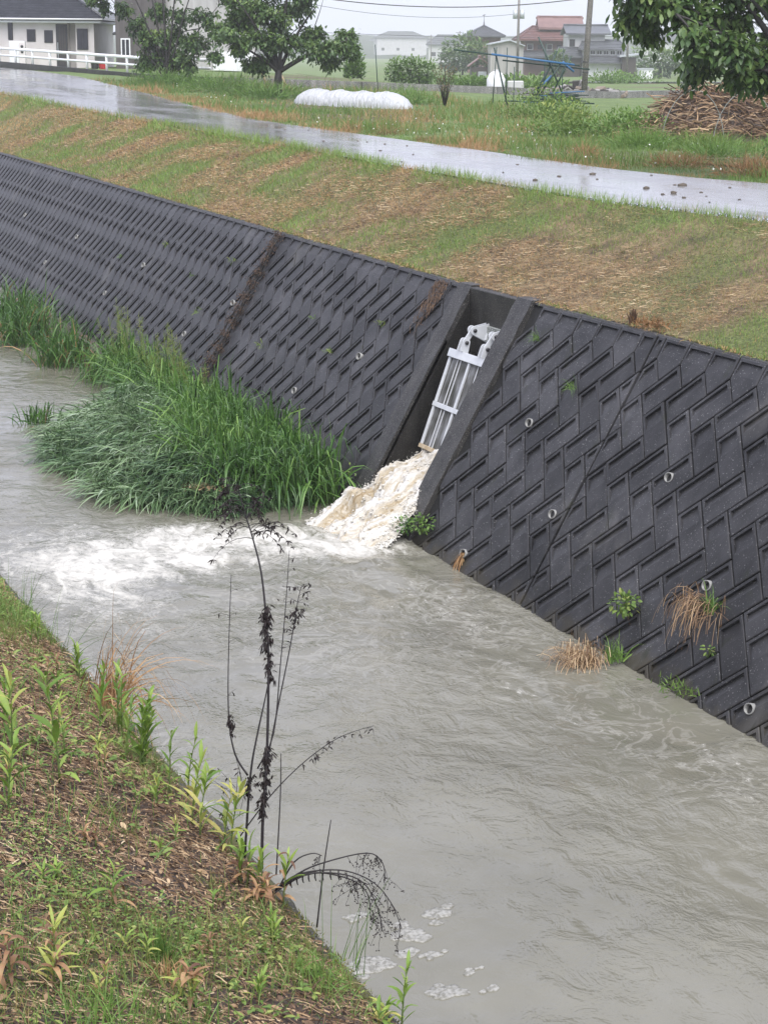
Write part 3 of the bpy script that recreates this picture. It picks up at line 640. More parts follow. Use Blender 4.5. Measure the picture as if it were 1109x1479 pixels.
# outfall: thick turbulent sheet from under the gate to the canal
ns, nt2 = 150, 110
S, T = np.meshgrid(np.linspace(0, 1, ns), np.linspace(-1, 1, nt2), indexing='ij')
cx = np.interp(S, [0, 0.12, 0.35, 0.7, 1.0], [11.6, 11.0, 10.35, 9.55, 8.75]); cz = np.interp(S, [0, 0.12, 0.25, 0.45, 0.75, 1.0], [0.82, 0.86, 0.92, 0.74, 0.28, -0.12])
for _ in range(12):
    cx[1:-1] = (cx[:-2] + cx[1:-1] * 2 + cx[2:]) / 4; cz[1:-1] = (cz[:-2] + cz[1:-1] * 2 + cz[2:]) / 4
cyc = np.interp(S, [0, 0.3, 1], [21.33, 21.33, 21.05]); hw = np.interp(S, [0, 0.35, 0.6, 1], [0.62, 0.62, 0.78, 1.25])
Yo = cyc + T * hw
wv = fbm(S * 5, T * 1.5, 60, 3) - 0.5; n1 = fbm(S * 5.5 + 3, T * 3.4 + 2.2 * wv, 61, 4) - 0.5; n2 = fbm(S * 13, T * 15 + 4 * wv, 67, 4) - 0.5; n3 = sum(a_ * np.abs(2 * fbm(S * f_ * 0.8 + 9, T * f_ * hw * 1.5 + 3 * wv, 71 + int(f_), 2) - 1) for f_, a_ in ((5, .9), (11, .55), (24, .40), (50, .26)))
amp = np.interp(S, [0, 0.08, 0.3, 1], [0.1, 0.6, 1, 1.0]); edge = 1 - np.abs(T) ** 6
Zo = cz + amp * edge * (0.32 * n1 + 0.095 * (n3 - 0.55)) - 0.22 * np.abs(T) ** 3 * np.interp(S, [0, .3, 1], [0, 1, 1])
Xo = cx - amp * edge * (0.18 * n1 + 0.07 * (n3 - 0.45)); Yo2 = Yo + amp * 0.06 * n2
V = np.stack([Xo, Yo2, Zo], -1).reshape(-1, 3); i_ = np.arange(ns - 1)[:, None] * nt2 + np.arange(nt2 - 1)[None]
Q = np.stack([i_, i_ + 1, i_ + nt2 + 1, i_ + nt2], -1).reshape(-1, 4)
outfall = thing('outfall_water', 'brown and white torrent gushing from under the flap gate into the canal', None, kind='structure')
tme = quadmesh('torrent', V, Q, m_churn, True); fa = tme.attributes.new('flow', 'FLOAT_VECTOR', 'POINT'); fa.data.foreach_set('vector', np.stack([S * 1.7 + .5 * wv, T * 4.2 * hw + 1.2 * wv, n3], -1).astype(np.float32).ravel()); link('torrent', tme, outfall)
# spray and foam lumps thrown off the torrent
dm = MB(); ph = []
import bmesh
bmx = bmesh.new(); bmesh.ops.create_icosphere(bmx, subdivisions=1, radius=1); iv = [v.co.copy() for v in bmx.verts]; ifc = [tuple(v.index for v in f.verts) for f in bmx.faces]; bmx.free()
for k in range(420):
    a = random.randrange(ns // 6, ns); b2 = random.randrange(nt2)
    if k < 350: b2 = random.choice([random.randrange(0, 10), random.randrange(nt2 - 10, nt2)])
    p = Vector((Xo[a, b2], Yo2[a, b2], Zo[a, b2])); p += Vector((random.gauss(-0.02, 0.04), random.gauss(0, 0.05), abs(random.gauss(0, 0.05))))
    r = random.uniform(0.002, 0.006) * (1.6 if random.random() < 0.12 else 1)
    dm.add([p + Vector((q.x * r * random.uniform(.8, 1.4), q.y * r, q.z * r * random.uniform(.7, 1.2))) for q in iv], ifc, True)
for k in range(2600):
    a = int(ns * (0.16 + 0.84 * random.random() ** 0.6)); a = min(a, ns - 1); b2 = random.randrange(nt2)
    if k % 3 == 0: b2 = int(abs(random.gauss(0, 5))) % nt2
    if k % 3 == 1: b2 = nt2 - 1 - int(abs(random.gauss(0, 5))) % nt2
    r = random.uniform(0.006, 0.018); p = Vector((Xo[a, b2] + random.gauss(0, .02), Yo2[a, b2] + random.gauss(0, .03), Zo[a, b2] - r * .35))
    dm.add([p + Vector((q.x * r * random.uniform(.9, 1.7), q.y * r * random.uniform(.8, 1.3), q.z * r * random.uniform(.5, .9))) for q in iv], ifc, True)
m_foam = M_plain('white_foam', (0.56, 0.54, 0.49), 0.5, 0, 0.06, 30)
so = dm.build('spray', m_foam, outfall); so['kind'] = 'stuff'
# floating foam rafts by the near bank
def foam_raft(x, y, r, lbl):
    mb = MB(); ph_ = random.uniform(0, 50)
    for q, (lx, ly, lr) in enumerate([(0, 0, r)] + [(random.gauss(0, r * 1.3), random.gauss(0, r * .8), r * random.uniform(.25, .6)) for _ in range(4)]):
        n = 44; v = [(lx, ly)]
        for t_ in (.4, .75, 1.0, 1.03):
            for k in range(n):
                a_ = 2 * math.pi * k / n; rr = t_ * lr * (0.45 + 1.1 * float(fbm(math.cos(a_) * 1.6 + ph_ + q * 3, math.sin(a_) * 1.6 + ph_, 5, 4))); v.append((lx + 1.5 * rr * math.cos(a_), ly + rr * math.sin(a_)))
        v = [(p_[0], p_[1], float(river_h(x + p_[0], y + p_[1])) + (.0075 + .0006 * q if i_2 <= 3 * n else -.004)) for i_2, p_ in enumerate(v)]
        f = [(0, 1 + k, 1 + (k + 1) % n) for k in range(n)]
        for g_ in range(3): f += [(1 + g_ * n + k, 1 + (g_ + 1) * n + k, 1 + (g_ + 1) * n + (k + 1) % n, 1 + g_ * n + (k + 1) % n) for k in range(n)]
        mb.add(v, f, True)
    return tag(mb.build('foam_raft', m_bub, None, (x, y, 0.0)), lbl, 'foam', 'small foam rafts drifting below the dead stems')
m_bub = M_noise('bubbly_foam', [(0.40, (0.18, 0.175, 0.15)), (0.62, (0.33, 0.325, 0.30))], 30, 3, 0.5, 0.25, 90, 0.006)
for x, y, r, lb in [(5.16, 10.70, 0.085, 'white foam raft under the drooping dead seed head'), (5.50, 10.90, 0.07, 'white foam patch farthest out from the near bank edge'), (4.72, 10.42, 0.10, 'large white foam patch hugging the mossy bank edge'),
                    (5.02, 9.85, 0.08, 'white foam patch left of the tallest leafy weed at the bottom'), (5.18, 10.35, 0.04, 'small oval foam fleck in midstream by the foam rafts'), (5.35, 9.75, 0.03, 'lone small foam fleck nearest the bottom of the picture'), (5.30, 10.0, 0.03, 'tiny foam fleck between the foam rafts and open water'), (4.95, 11.1, 0.05, 'small foam patch behind the drooping dead stems')]:
    foam_raft(x, y, r, lb)

# ================================================================== NEAR BANK
ys_nb = np.concatenate([np.arange(1.5, 14, 0.05), np.arange(14, 60, 0.4)])
ts_nb = np.concatenate([np.linspace(0, 2.2, 56), np.linspace(2.3, 12, 30)])
o = link('near_bank', grid_mesh('near_bank', lambda y, t: XE + 0.035 * (fbm(y * 1.6, y * 0, 77) - 0.5) * 2 * np.exp(-t * 3) - t, ys_nb, ts_nb, znear, m_soil)); tag(o, 'dark soil bank with straw litter and weeds nearest the viewer', kind='structure')
nw = thing('near_wall', 'mossy concrete wall edge of the near bank above the water', 'retaining wall')
v = []; f = []; n = 240
prof = [(-0.10, -0.10), (0.015, -0.055), (0.06, -0.075), (0.10, -0.12), (0.13, -0.20), (0.30, -0.62), (1.40, -3.3)]
for i in range(n):
    y = 1.5 + (0.045 * i if i < 200 else 9.0 + (i - 200) * 1.2)
    for k, (dx, dz) in enumerate(prof):
        j = 0.03 if 0 < k < 6 else 0
        v.append((XE + dx + j * (float(fbm(y * 2.1, k * 1.3, 81)) - 0.5) * 2 + 0.03 * (float(fbm(y * 1.6, 0, 77)) - 0.5) * 2, y, ZE + dz + j * 0.7 * (float(fbm(y * 3.1, k, 83)) - 0.5) * 2))
P_ = len(prof)
for i in range(n - 1):
    for k in range(P_ - 1): f.append((i * P_ + k, i * P_ + k + 1, (i + 1) * P_ + k + 1, (i + 1) * P_ + k))
MB().add(v, f, True).build('wall_edge', m_moss, nw)

# ================================================================== PLANT MATERIALS
GR = lambda h: h
m_bankgrass = M_tint('bank_grass_blade', [(0.0, (0.50, 0.32, 0.15)), (0.25, (0.38, 0.245, 0.11)), (0.40, (0.28, 0.24, 0.095)), (0.52, (0.21, 0.24, 0.07)), (0.8, (0.15, 0.23, 0.05)), (1.0, (0.20, 0.30, 0.07))], 0.6, 0.2)
m_green = M_tint('green_blade', [(0.0, (0.06, 0.12, 0.028)), (0.5, (0.12, 0.22, 0.045)), (1.0, (0.21, 0.33, 0.08))], 0.42, 0.3)
m_reed = M_tint('reed_blade', [(0.0, (0.018, 0.055, 0.012)), (0.4, (0.055, 0.135, 0.025)), (0.75, (0.11, 0.22, 0.045)), (1.0, (0.22, 0.36, 0.09))], 0.36, 0.25, 0.5)
m_reed_grey = M_tint('silvery_bent_blade', [(0.0, (0.03, 0.075, 0.03)), (0.45, (0.12, 0.21, 0.085)), (0.75, (0.24, 0.35, 0.17)), (1.0, (0.42, 0.52, 0.36))], 0.33, 0.15, 0.6)
m_straw = M_tint('straw', [(0.0, (0.05, 0.03, 0.02)), (0.35, (0.19, 0.115, 0.066)), (0.65, (0.40, 0.27, 0.15)), (1.0, (0.66, 0.53, 0.34))], 0.6, 0.1)
m_dry = M_tint('dry_grass', [(0.0, (0.16, 0.085, 0.035)), (0.5, (0.34, 0.19, 0.085)), (1.0, (0.52, 0.36, 0.19))], 0.6, 0.2)
m_treeleaf = M_tint('tree_leaf', [(0.0, (0.022, 0.05, 0.016)), (0.5, (0.06, 0.12, 0.032)), (0.85, (0.13, 0.21, 0.055)), (1.0, (0.22, 0.31, 0.09))], 0.40, 0.3, 0.5)
m_clover = M_tint('clover_leaf', [(0.0, (0.07, 0.13, 0.03)), (0.6, (0.15, 0.24, 0.05)), (1.0, (0.30, 0.34, 0.09))], 0.5, 0.25)
m_bark = M_noise('wet_bark', [(0.3, (0.009, 0.008, 0.007)), (0.7, (0.03, 0.026, 0.022))], 14, 5, 0.6, 0.6, 30, 0.02)
m_deadstem = M_noise('dead_stem', [(0.3, (0.005, 0.0035, 0.004)), (0.7, (0.014, 0.009, 0.010))], 30, 4, 0.55)
m_deadleaf = M_noise('withered_leaf', [(0.3, (0.005, 0.003, 0.003)), (0.7, (0.022, 0.012, 0.010))], 40, 4, 0.7)
def M_leafobj(name, c0, c1, c2, rough=0.55, transl=0.3):
    m, n, b = nodes(name); oi = n.nodes.new('ShaderNodeObjectInfo'); r = ramp(n, [(0.0, c0), (0.5, c1), (1.0, c2)]); n.links.new(oi.outputs['Random'], r.inputs[0])
    t = noise(n, 9, 3, 0.6, coords(n)); c = mixc(n, 0.25, r.outputs[0], t.outputs['Color'], 'OVERLAY')
    n.links.new(c, b.inputs['Base Color']); b.inputs['Roughness'].default_value = rough
    tr = n.nodes.new('ShaderNodeBsdfTranslucent'); n.links.new(c, tr.inputs['Color']); ms = n.nodes.new('ShaderNodeMixShader'); ms.inputs[0].default_value = transl
    n.links.new(b.outputs[0], ms.inputs[1]); n.links.new(tr.outputs[0], ms.inputs[2]); n.links.new(ms.outputs[0], n.nodes['Material Output'].inputs['Surface']); return m
m_lgreen = M_leafobj('weed_leaf_green', (0.10, 0.19, 0.03), (0.18, 0.29, 0.045), (0.28, 0.39, 0.08))
m_lyellow = M_leafobj('weed_leaf_yellowing', (0.24, 0.32, 0.06), (0.38, 0.42, 0.10), (0.50, 0.45, 0.15))
m_lbrown = M_leafobj('weed_leaf_brown', (0.10, 0.045, 0.025), (0.24, 0.13, 0.06), (0.40, 0.25, 0.12), 0.6, 0.15)
m_lstem = M_noise('weed_stem', [(0.3, (0.07, 0.13, 0.03)), (0.7, (0.13, 0.16, 0.05))], 10, 3, 0.5)

# ================================================================== FAR BANK GRASS
def vis_far(X, Y): return (X / np.maximum(Y, 0.1) < 0.80)
def sample_strip(N, y0, y1, f):
    """points denser near the viewer"""
    Y = y0 * (y1 / y0) ** rng.random(N); t = rng.random(N); X = f(Y, t); k = vis_far(X, Y); return X[k], Y[k]
X, Y = sample_strip(95000, 13.5, 75, lambda y, t: Xtop(y) + 0.06 + (Xn(y) + 0.15 - Xtop(y)) * t)
Z = zfar(X, Y); tt = (X - Xtop(Y)) / (Xn(Y) - Xtop(Y))
streak = fbm(Y * 1.0 + (X - Xtop(Y)) * 0.55, X * 0.22, 101, 3)             # mower streaks running down the slope
g = 0.46 + 2.0 * (fbm(X * 0.9, Y * 0.7, 103, 4) - 0.5) + 0.5 * (0.5 - streak) + 0.30 * ss(0.80, 1.0, tt) + rng.normal(0, 0.12, len(X)) + 0.02
g = np.where(rng.random(len(X)) < 0.18, rng.random(len(X)) * 0.5, g)
hgt = rng.uniform(0.035, 0.085, len(X)) * (0.7 + 0.9 * np.clip(g, 0, 1)) * (1 + 0.8 * ss(0.85, 1.0, tt))
sc = np.clip(Y / 22, 0.8, 2.2)
o = blades('bank_grass', m_bankgrass, [blade_arrays(np.stack([X, Y, Z - 0.01], 1), rdir(len(X), 0.75), hgt * np.sqrt(sc), 0.010 * sc, 0.5, 1, 'grass', g)])
tag(o, 'short mown grass, part green part straw coloured, covering the far bank', 'grass', kind='stuff')
# cut hay lying on the slope
X, Y = sample_strip(60000, 13.5, 60, lambda y, t: Xtop(y) + 0.08 + (Xn(y) - 0.25 - Xtop(y)) * t)
k = 0.3 * fbm(Y * 1.0 + (X - Xtop(Y)) * 0.55, X * 0.22, 101, 3) + .35 + 1.3 * (fbm(X * 0.9, Y * 0.7, 103, 4) - 0.5) * -1 + rng.normal(0, 0.06, len(X)) > 0.49; X, Y = X[k], Y[k]; N = len(X)
az = rng.uniform(-math.pi, math.pi, N); D = np.stack([np.cos(az), np.sin(az), rng.uniform(-0.05, 0.35, N)], 1)
o = blades('cut_hay', m_straw, [blade_arrays(np.stack([X, Y, zfar(X, Y) + 0.012], 1), D, rng.uniform(0.04, 0.11, N), 0.0055 * np.clip(Y / 22, 0.8, 2), 0.4, 1, 'stick', np.clip(0.50 + rng.normal(0, 0.2, N) - 0.35 * (fbm(X * 2.1, Y * 1.7, 107) - 0.5) * 2, 0, 1))])
tag(o, 'cut straw lying in streaks over the far grass bank', 'straw', kind='stuff')
# verge and field grass beyond the road
X, Y = sample_strip(52000, 20, 82, lambda y, t: Xf(y) - 0.08 + 13 * t ** 1.6)
Z = zfar(X, Y); e = X - Xf(Y); g = 0.40 + 1.3 * (fbm(X * 0.5, Y * 0.5, 111, 4) - 0.5) + rng.normal(0, 0.13, len(X))
dryp = (ss(0.0, 0.35, 1.3 - e) * (fbm(X * 0.7, Y * 0.9, 113) > 0.55)); g = g - 0.55 * dryp
lush = fbm(X * 0.35, Y * 0.35, 117, 3)
sc = np.clip(Y / 30, 0.8, 2.0)
o = blades('verge_grass', M_tint('verge_grass_blade', [(0.0, (0.40, 0.25, 0.12)), (0.2, (0.30, 0.24, 0.10)), (0.32, (0.16, 0.22, 0.055)), (0.6, (0.11, 0.20, 0.045)), (1.0, (0.22, 0.33, 0.08))], 0.5, 0.3),
    [blade_arrays(np.stack([X, Y, Z - 0.02], 1), rdir(len(X), 0.45), rng.uniform(0.10, 0.30, len(X)) * (0.4 + 1.5 * ss(0.35, 0.7, lush)) * (0.45 + 0.55 * ss(0.1, 0.9, e)), 0.016 * sc, 0.7, 2, 'grass', g)])
tag(o, 'rough green weeds and grass growing along the far side of the road', 'grass', kind='stuff')
# tiny white clover flowers among the verge
k = (rng.random(len(X)) < 0.014) & (vnoise(X * 0.4, Y * 0.4, 119) > 0.5) & (e < 6) & (e > 0.6); P = np.stack([X[k], Y[k], Z[k] + 0.16], 1)
o = blades('white_flowers', M_tint('white_petal', [(0, (0.6, 0.6, 0.55)), (1, (0.8, 0.8, 0.78))], 0.6, 0.2), [blade_arrays(P, rdir(len(P), 1.2), 0.035, 0.03, 0, 1, 'stick')]); tag(o, 'scattered white clover flowers in the roadside weeds', 'flowers', kind='stuff')

# ================================================================== GRASS CLUMP IN THE CANAL
def wfoot(Y): return X0 + BEND * np.maximum(0, np.asarray(Y) - BEND_Y)
# silt bar the clump roots in
yy = np.linspace(22.4, 43, 120); tt = np.linspace(0, 1, 26)
def bar_left(Y): return np.interp(Y, [22.4, 22.9, 23.6, 24.6, 26.4, 28.5, 30, 32, 34, 36, 39, 43], [9.3, 8.2, 7.3, 7.05, 7.0, 7.3, 8.1, 8.9, 9.1, 9.2, 9.3, 10.4])
o = link('silt_bar', grid_mesh('silt_bar', lambda y, t: bar_left(y) + (wfoot(y) + 0.1 - bar_left(y)) * t, yy, tt, lambda X, Y: -0.10 + 0.20 * ss(0, 0.5, X - bar_left(Y)) * ss(22.4, 23.2, Y) + 0.05 * (fbm(X * 2, Y * 2, 121) - 0.5), m_soil)); tag(o, 'low mud bar under the tall grass in the canal', kind='structure')
# upright green part
def up_part(N, y0, y1, xl, L0, L1, tilt, az, seed, tint0, w=(0.018, 0.033), droop=(1.0, 2.8)):
    Y = rng.uniform(y0, y1, N); X = xl(Y) + (wfoot(Y) - 0.03 - xl(Y)) * rng.random(N)
    c = (fbm(X * 1.6, Y * 1.6, seed) - 0.5)
    return blade_arrays(np.stack([X, Y, 0.02 + 0 * X], 1), rdir(N, tilt, az, 1.7), rng.uniform(L0, L1, N) * (1 + 0.8 * c), rng.uniform(*w, N), rng.uniform(*droop, N), 6, 'reed', tint0 + 0.9 * c + rng.normal(0, 0.2, N))
AZ = math.atan2(-0.8, -0.7)
front = lambda Y: np.interp(Y, [22.5, 23.2, 24.5, 26, 27.5], [9.0, 8.15, 8.2, 8.6, 9.0])
parts = [up_part(4300, 22.55, 27.6, front, 0.95, 1.5, 0.32, AZ, 131, 0.50), up_part(1700, 27.0, 33.5, lambda Y: np.interp(Y, [27, 30, 33.5], [8.8, 9.1, 9.5]), 0.8, 1.35, 0.35, AZ, 133, 0.52)]
o = blades('upright_canal_grass', m_reed, parts); tag(o, 'tall bright green grass clump standing in the water beside the outlet', 'grass', kind='stuff')
# flattened silvery part
N = 10500; Y = rng.uniform(22.8, 30.0, N); X = bar_left(Y) - 0.25 + 0.9 * (fbm(Y * 1.4, Y * 0, 137, 3) - 0.5) + (front(Y) + 0.55 - bar_left(Y) + 0.1) * rng.random(N); mound = 0.08 + 0.38 * ss(0, 1.1, X - bar_left(Y)) * ss(22.5, 23.6, Y) + 0.10 * (fbm(X * 1.5, Y * 1.5, 139) - 0.5)
az = math.atan2(-1.0, -0.35) + rng.normal(0, 0.55, N) + 1.2 * (fbm(X * 0.8, Y * 0.8, 141) - 0.5); tl = rng.normal(1.25, 0.22, N)
D = np.stack([np.sin(tl) * np.cos(az), np.sin(tl) * np.sin(az), np.cos(tl)], 1)
o = blades('flattened_canal_grass', m_reed_grey, [blade_arrays(np.stack([X, Y, mound], 1), D, rng.uniform(0.40, 0.85, N), rng.uniform(0.013, 0.023, N), rng.uniform(0.25, 1.1, N), 5, 'reed', 0.58 + 1.1 * (fbm(X * 1.3, Y * 1.3, 143) - 0.5) - 0.35 * ss(24.0, 22.9, Y) + rng.normal(0, 0.24, N), up=(0, 0, 1))])
tag(o, 'silvery green grass flattened over the water by the current', 'grass', kind='stuff')
N = 260; Y = rng.uniform(23.0, 23.9, N); X = rng.uniform(7.8, 8.8, N)
az = rng.uniform(-math.pi, math.pi, N); D = np.stack([np.cos(az), np.sin(az), rng.uniform(-.1, .3, N)], 1)
o = blades('straw_on_clump', m_straw, [blade_arrays(np.stack([X, Y, 0.32 + 0 * X], 1), D, rng.uniform(.12, .3, N), .014, .5, 2, 'stick', rng.uniform(.35, 1, N))]); tag(o, 'patch of dead straw caught at the front of the grass clump', 'straw', kind='stuff')
# reeds at the left
def reed_clump(x, y, n, L, spread, dry, label):
    r = thing('reed_clump', label, 'reeds', (x, y, 0), 0, 'reeds at the far foot of the wall')
    P = np.stack([rng.normal(0, spread, n), rng.normal(0, spread, n), np.full(n, -0.05)], 1)
    blades('green_blades', m_reed, [blade_arrays(P, rdir(n, 0.40), rng.uniform(L * .6, L, n), rng.uniform(.018, .03, n), rng.uniform(.8, 2.2, n), 7, 'reed', rng.uniform(.1, .7, n))], r)['kind'] = 'stuff'
    P = np.stack([rng.normal(0, spread * .8, dry), rng.normal(0, spread * .8, dry), np.full(dry, -0.05)], 1)
    blades('dry_blades', m_dry, [blade_arrays(P, rdir(dry, 0.45), rng.uniform(L * .5, L, dry), rng.uniform(.012, .024, dry), rng.uniform(1.0, 3.0, dry), 7, 'reed', rng.uniform(0, .8, dry))], r)['kind'] = 'stuff'
reed_clump(9.15, 38.2, 330, 1.45, 0.32, 40, 'arching reed clump at the left edge of the picture below the wall')
reed_clump(9.20, 35.3, 300, 1.30, 0.28, 70, 'reed clump with straw coloured blades drooping into the water')
reed_clump(9.55, 33.2, 260, 1.05, 0.25, 30, 'short dark reed clump between straw coloured reeds and bright grass')
reed_clump(9.45, 41.0, 300, 1.45, 0.35, 30, 'farthest reed clump, partly out of frame at the wall foot')
reed_clump(7.25, 29.6, 80, 0.6, 0.16, 6, 'low grass tuft standing alone on the water side of the clump')
# feathery seed heads in front of the wall
parts = []
for k in range(46):
    y = random.uniform(27.5, 34); x = float(wfoot(y)) - random.uniform(0.05, 0.55); L = random.uniform(0.9, 1.55)
    d = np.array([[random.gauss(-.12, .12), random.gauss(-.1, .14), 1.0]]); d /= np.linalg.norm(d)
    parts.append(blade_arrays([[x, y, 0.0]], d, L, 0.006, 0.15, 4, 'stick', np.array([.55])))
    m = 46; t = np.random.default_rng(k).uniform(.55, 1.0, m); P = np.array([[x, y, 0.]]) + d * (t * L)[:, None]
    parts.append(blade_arrays(P, rdir(m, .9), (0.04 + 0.16 * (1 - (t - .55) / .45)), 0.0045, .5, 2, 'stick', rng.uniform(.45, .9, m)))
o = blades('feathery_grass_heads', m_bankgrass, parts); tag(o, 'thin feathery grass seed heads rising in front of the wall', 'grass', kind='stuff')

# ================================================================== PLANTS ON THE FAR WALL
def wall_pt(px_sec, u, v, n=0.0): return px_sec.mat() @ Vector((u, v, n))
def tuft(name, label, cat, loc, n, L, w, mat, tilt=0.6, droop=1.2, az=None, tint=(0.2, 0.9), spread=0.05, prof='grass', group=None):
    P = np.stack([rng.normal(0, spread, n), rng.normal(0, spread, n), rng.uniform(-.01, .02, n)], 1)
    V, Q, T = blade_arrays(P, rdir(n, tilt, az, 1.2), rng.uniform(.5, 1.0, n) * L, w, droop, 4, prof, rng.uniform(*tint, n))
    t = thing(name, label, cat, loc, 0, group); link('blades', quadmesh('blades', V, Q, mat, True, {'tint': T}), t)['kind'] = 'stuff'; return t
tuft('dead_straw_clump', 'tan dead straw clump lying at the waterline of the wall', 'dead grass', (9.40, 15.35, 0.03), 420, 0.42, 0.006, m_straw, 1.0, 1.8, math.atan2(-.5, -1), (0.2, 0.9), 0.10, 'stick')
tuft('waterside_grass', 'green grass blades growing behind the dead straw clump', 'grass', (9.66, 15.15, 0.05), 40, 0.36, 0.016, m_green, 0.5, 1.0)
p = wall_pt(SEC_A, 14.35, 0.92, 0.02)
hd = thing('hanging_grass', 'tuft of grass with withered brown blades hanging on the wall', 'grass', p)
n = 150; blades('withered_blades', m_straw, [blade_arrays(np.stack([rng.normal(0, .05, n), rng.normal(0.05, .16, n), rng.normal(0, .05, n)], 1), rdir(n, .9, math.pi, 1.0), rng.uniform(.2, .6, n), .006, 3.5, 6, 'stick', rng.uniform(.1, .75, n))], hd)['kind'] = 'stuff'
n = 46; blades('green_blades', m_green, [blade_arrays(np.stack([rng.normal(0, .03, n), rng.normal(-.10, .05, n), rng.normal(0, .03, n)], 1), rdir(n, .6), rng.uniform(.12, .3, n), .012, 1.0, 4, 'grass')], hd)['kind'] = 'stuff'
tuft('moss_tuft', 'dark green moss tuft at the waterline under the hanging grass', 'moss', wall_pt(SEC_A, 14.05, 0.12, 0.01), 160, 0.10, 0.014, m_clover, 1.1, 0.8, None, (0, .6), 0.14)
def leafy(name, label, loc, n, r, Ls, mat, cat='plant', flat=(1, 1, .7)):
    o = thing(name, label, cat, loc)
    u = rng.normal(size=(n, 3)); u /= np.linalg.norm(u, axis=1, keepdims=True); P = u * (rng.random((n, 1)) ** .4) * r * np.array(flat) + np.array([0, 0, r * flat[2]])
    D = u + rng.normal(0, .5, (n, 3)); D[:, 2] -= .1
    blades('foliage', mat, [blade_arrays(P, D, rng.uniform(.6, 1, n) * Ls, Ls * .5, .5, 3, 'leaf', None, (0, 0, 1))], o)['kind'] = 'stuff'
    mb = MB()
    for k in range(5): mb.tube([(0, 0, -.03), tuple(P[k % n] * .5), tuple(P[k % n])], [.006, .004, .002], 4)
    mb.build('stem', m_lstem, o); return o
o = leafy('wall_shrub', 'small leafy green shrub growing out of the wall near the water', wall_pt(SEC_A, 15.42, .50, .06), 130, .16, .07, m_clover)
MB().tube([(0, 0, .05), (.05, -.05, -.15), (.0, -.10, -.32), (-.06, -.12, -.45)], [.010, .009, .007, .005], 5).build('trailing_stem', m_straw, o)
leafy('wall_fern', 'fern-like green tuft at the foot of the outlet side wall', wall_pt(SEC_A, 20.05, .22, .05), 150, .17, .06, m_green)
leafy('wall_fern', 'dark green tuft at the waterline beside the torrent', wall_pt(SEC_A, 20.30, .10, .14), 130, .16, .05, m_reed)
leafy('yellow_sprig', 'yellow green sprig beside the left side wall of the outlet', (10.05, 22.62, .25), 90, .22, .05, m_clover)
leafy('wall_sprig', 'tiny bright green sprig below the hanging grass', wall_pt(SEC_A, 13.95, .52, .02), 26, .07, .05, m_clover)
n = 60; o = blades('pipe_roots', m_dry, [blade_arrays(np.tile([[9.74 + .57 * .18, 18.97, .19]], (n, 1)) + rng.normal(0, .02, (n, 3)), rdir(n, .5, math.pi, 1.0) * np.array([1, 1, -.6]), rng.uniform(.12, .30, n), .010, 1.5, 5, 'stick', rng.uniform(.3, 1, n))]); tag(o, 'bundle of tan roots hanging from the lowest drain pipe beside the outlet', 'roots')
for (u, v, lb) in ((19.75, 3.05, 'thin green grass tuft high on the wall right of the outlet'), (18.45, 2.6, 'thin green grass tuft in a block joint left of the expansion joint')):
    tuft('wall_grass', lb, 'grass', wall_pt(SEC_A, u, v, .01), 34, .26, .006, m_green, .9, 1.6, math.pi, (0, .8), .03)
tuft('dead_dock', 'dark brown dead plant spike standing on top of the wall', 'dead plant', (11.62, 18.15, 3.05), 40, .20, .02, m_deadleafT if False else m_straw, .25, .2, None, (0, .25), .02, 'leaf')
n = 260; o = blades('brown_leaf_litter', m_dry, [blade_arrays(np.stack([11.72 + rng.normal(0, .09, n), 17.85 + rng.normal(0, .22, n), np.full(n, 3.09)], 1), rdir(n, 1.2), rng.uniform(.05, .12, n), .02, 1, 2, 'leaf', rng.uniform(0, .4, n))]); tag(o, 'reddish brown dead leaves beside the dead spike on the wall top', 'dead leaves', kind='stuff')
# small weeds dotted over the left wall
for (s, v, lb) in ((4.6, 2.3, 'small weed high on the wall between outlet and creeper'), (6.1, 1.55, 'small weed right of the creeper at mid height'), (9.4, 2.75, 'small weed near the wall top just left of the creeper'), (11.2, 2.2, 'small weed on the wall above the feathery seed heads'), (13.8, 2.6, 'weed near the wall top left of the feathery seed heads'), (3.3, 1.9, 'small weed nearest the outlet on the left wall'), (16.5, 2.0, 'farthest small weed on the left wall above the reeds'), (2.0, 2.6, 'weed high on the wall beside the brown thatch'), (9.9, 1.6, 'small weed at mid wall just left of the creeper')):
    tuft('wall_weed', lb, 'weed', wall_pt(SEC_B, s, v, .01), 22, random.uniform(.07, .15), .009, random.choice([m_clover, m_green]), 1.0, 1.2, math.pi, (.2, 1), .04, 'leaf', 'weeds in the wall joints left of the outlet')
# brown creeper on the expansion joint
vine = thing('dead_creeper', 'dark brown creeper hanging down the wall joint behind the grass clump', 'creeper', (0, 0, 0))
mb = MB(); parts = []
for q in range(9):
    s0 = 7.85 + random.gauss(0, .07); pts = []; v = 3.45; s = s0
    while v > 0.35: pts.append(wall_pt(SEC_B, s, v, .02 + random.random() * .04)); v -= .25; s += random.gauss(.012, .05)
    mb.tube(pts, .007, 4)
    for pnt in pts:
        Lc = .05
        parts.append(blade_arrays(np.tile([list(pnt)], (16, 1)) + rng.normal(0, [.03, .09, .06], (16, 3)), rdir(16, 1.4, math.pi, 1.5), Lc, .016, 1.5, 2, 'leaf', rng.uniform(0, .16, 16)))
mb.build('stem', m_bark, vine); blades('dead_leaves', m_straw, parts, vine)['kind'] = 'stuff'
n = 220; s = rng.uniform(.55, .95, n); v = 3.48 - np.abs(rng.normal(0, .35, n)); P = np.array([wall_pt(SEC_B, a + (3.48 - b) * .12, b, .015) for a, b in zip(s, v)])
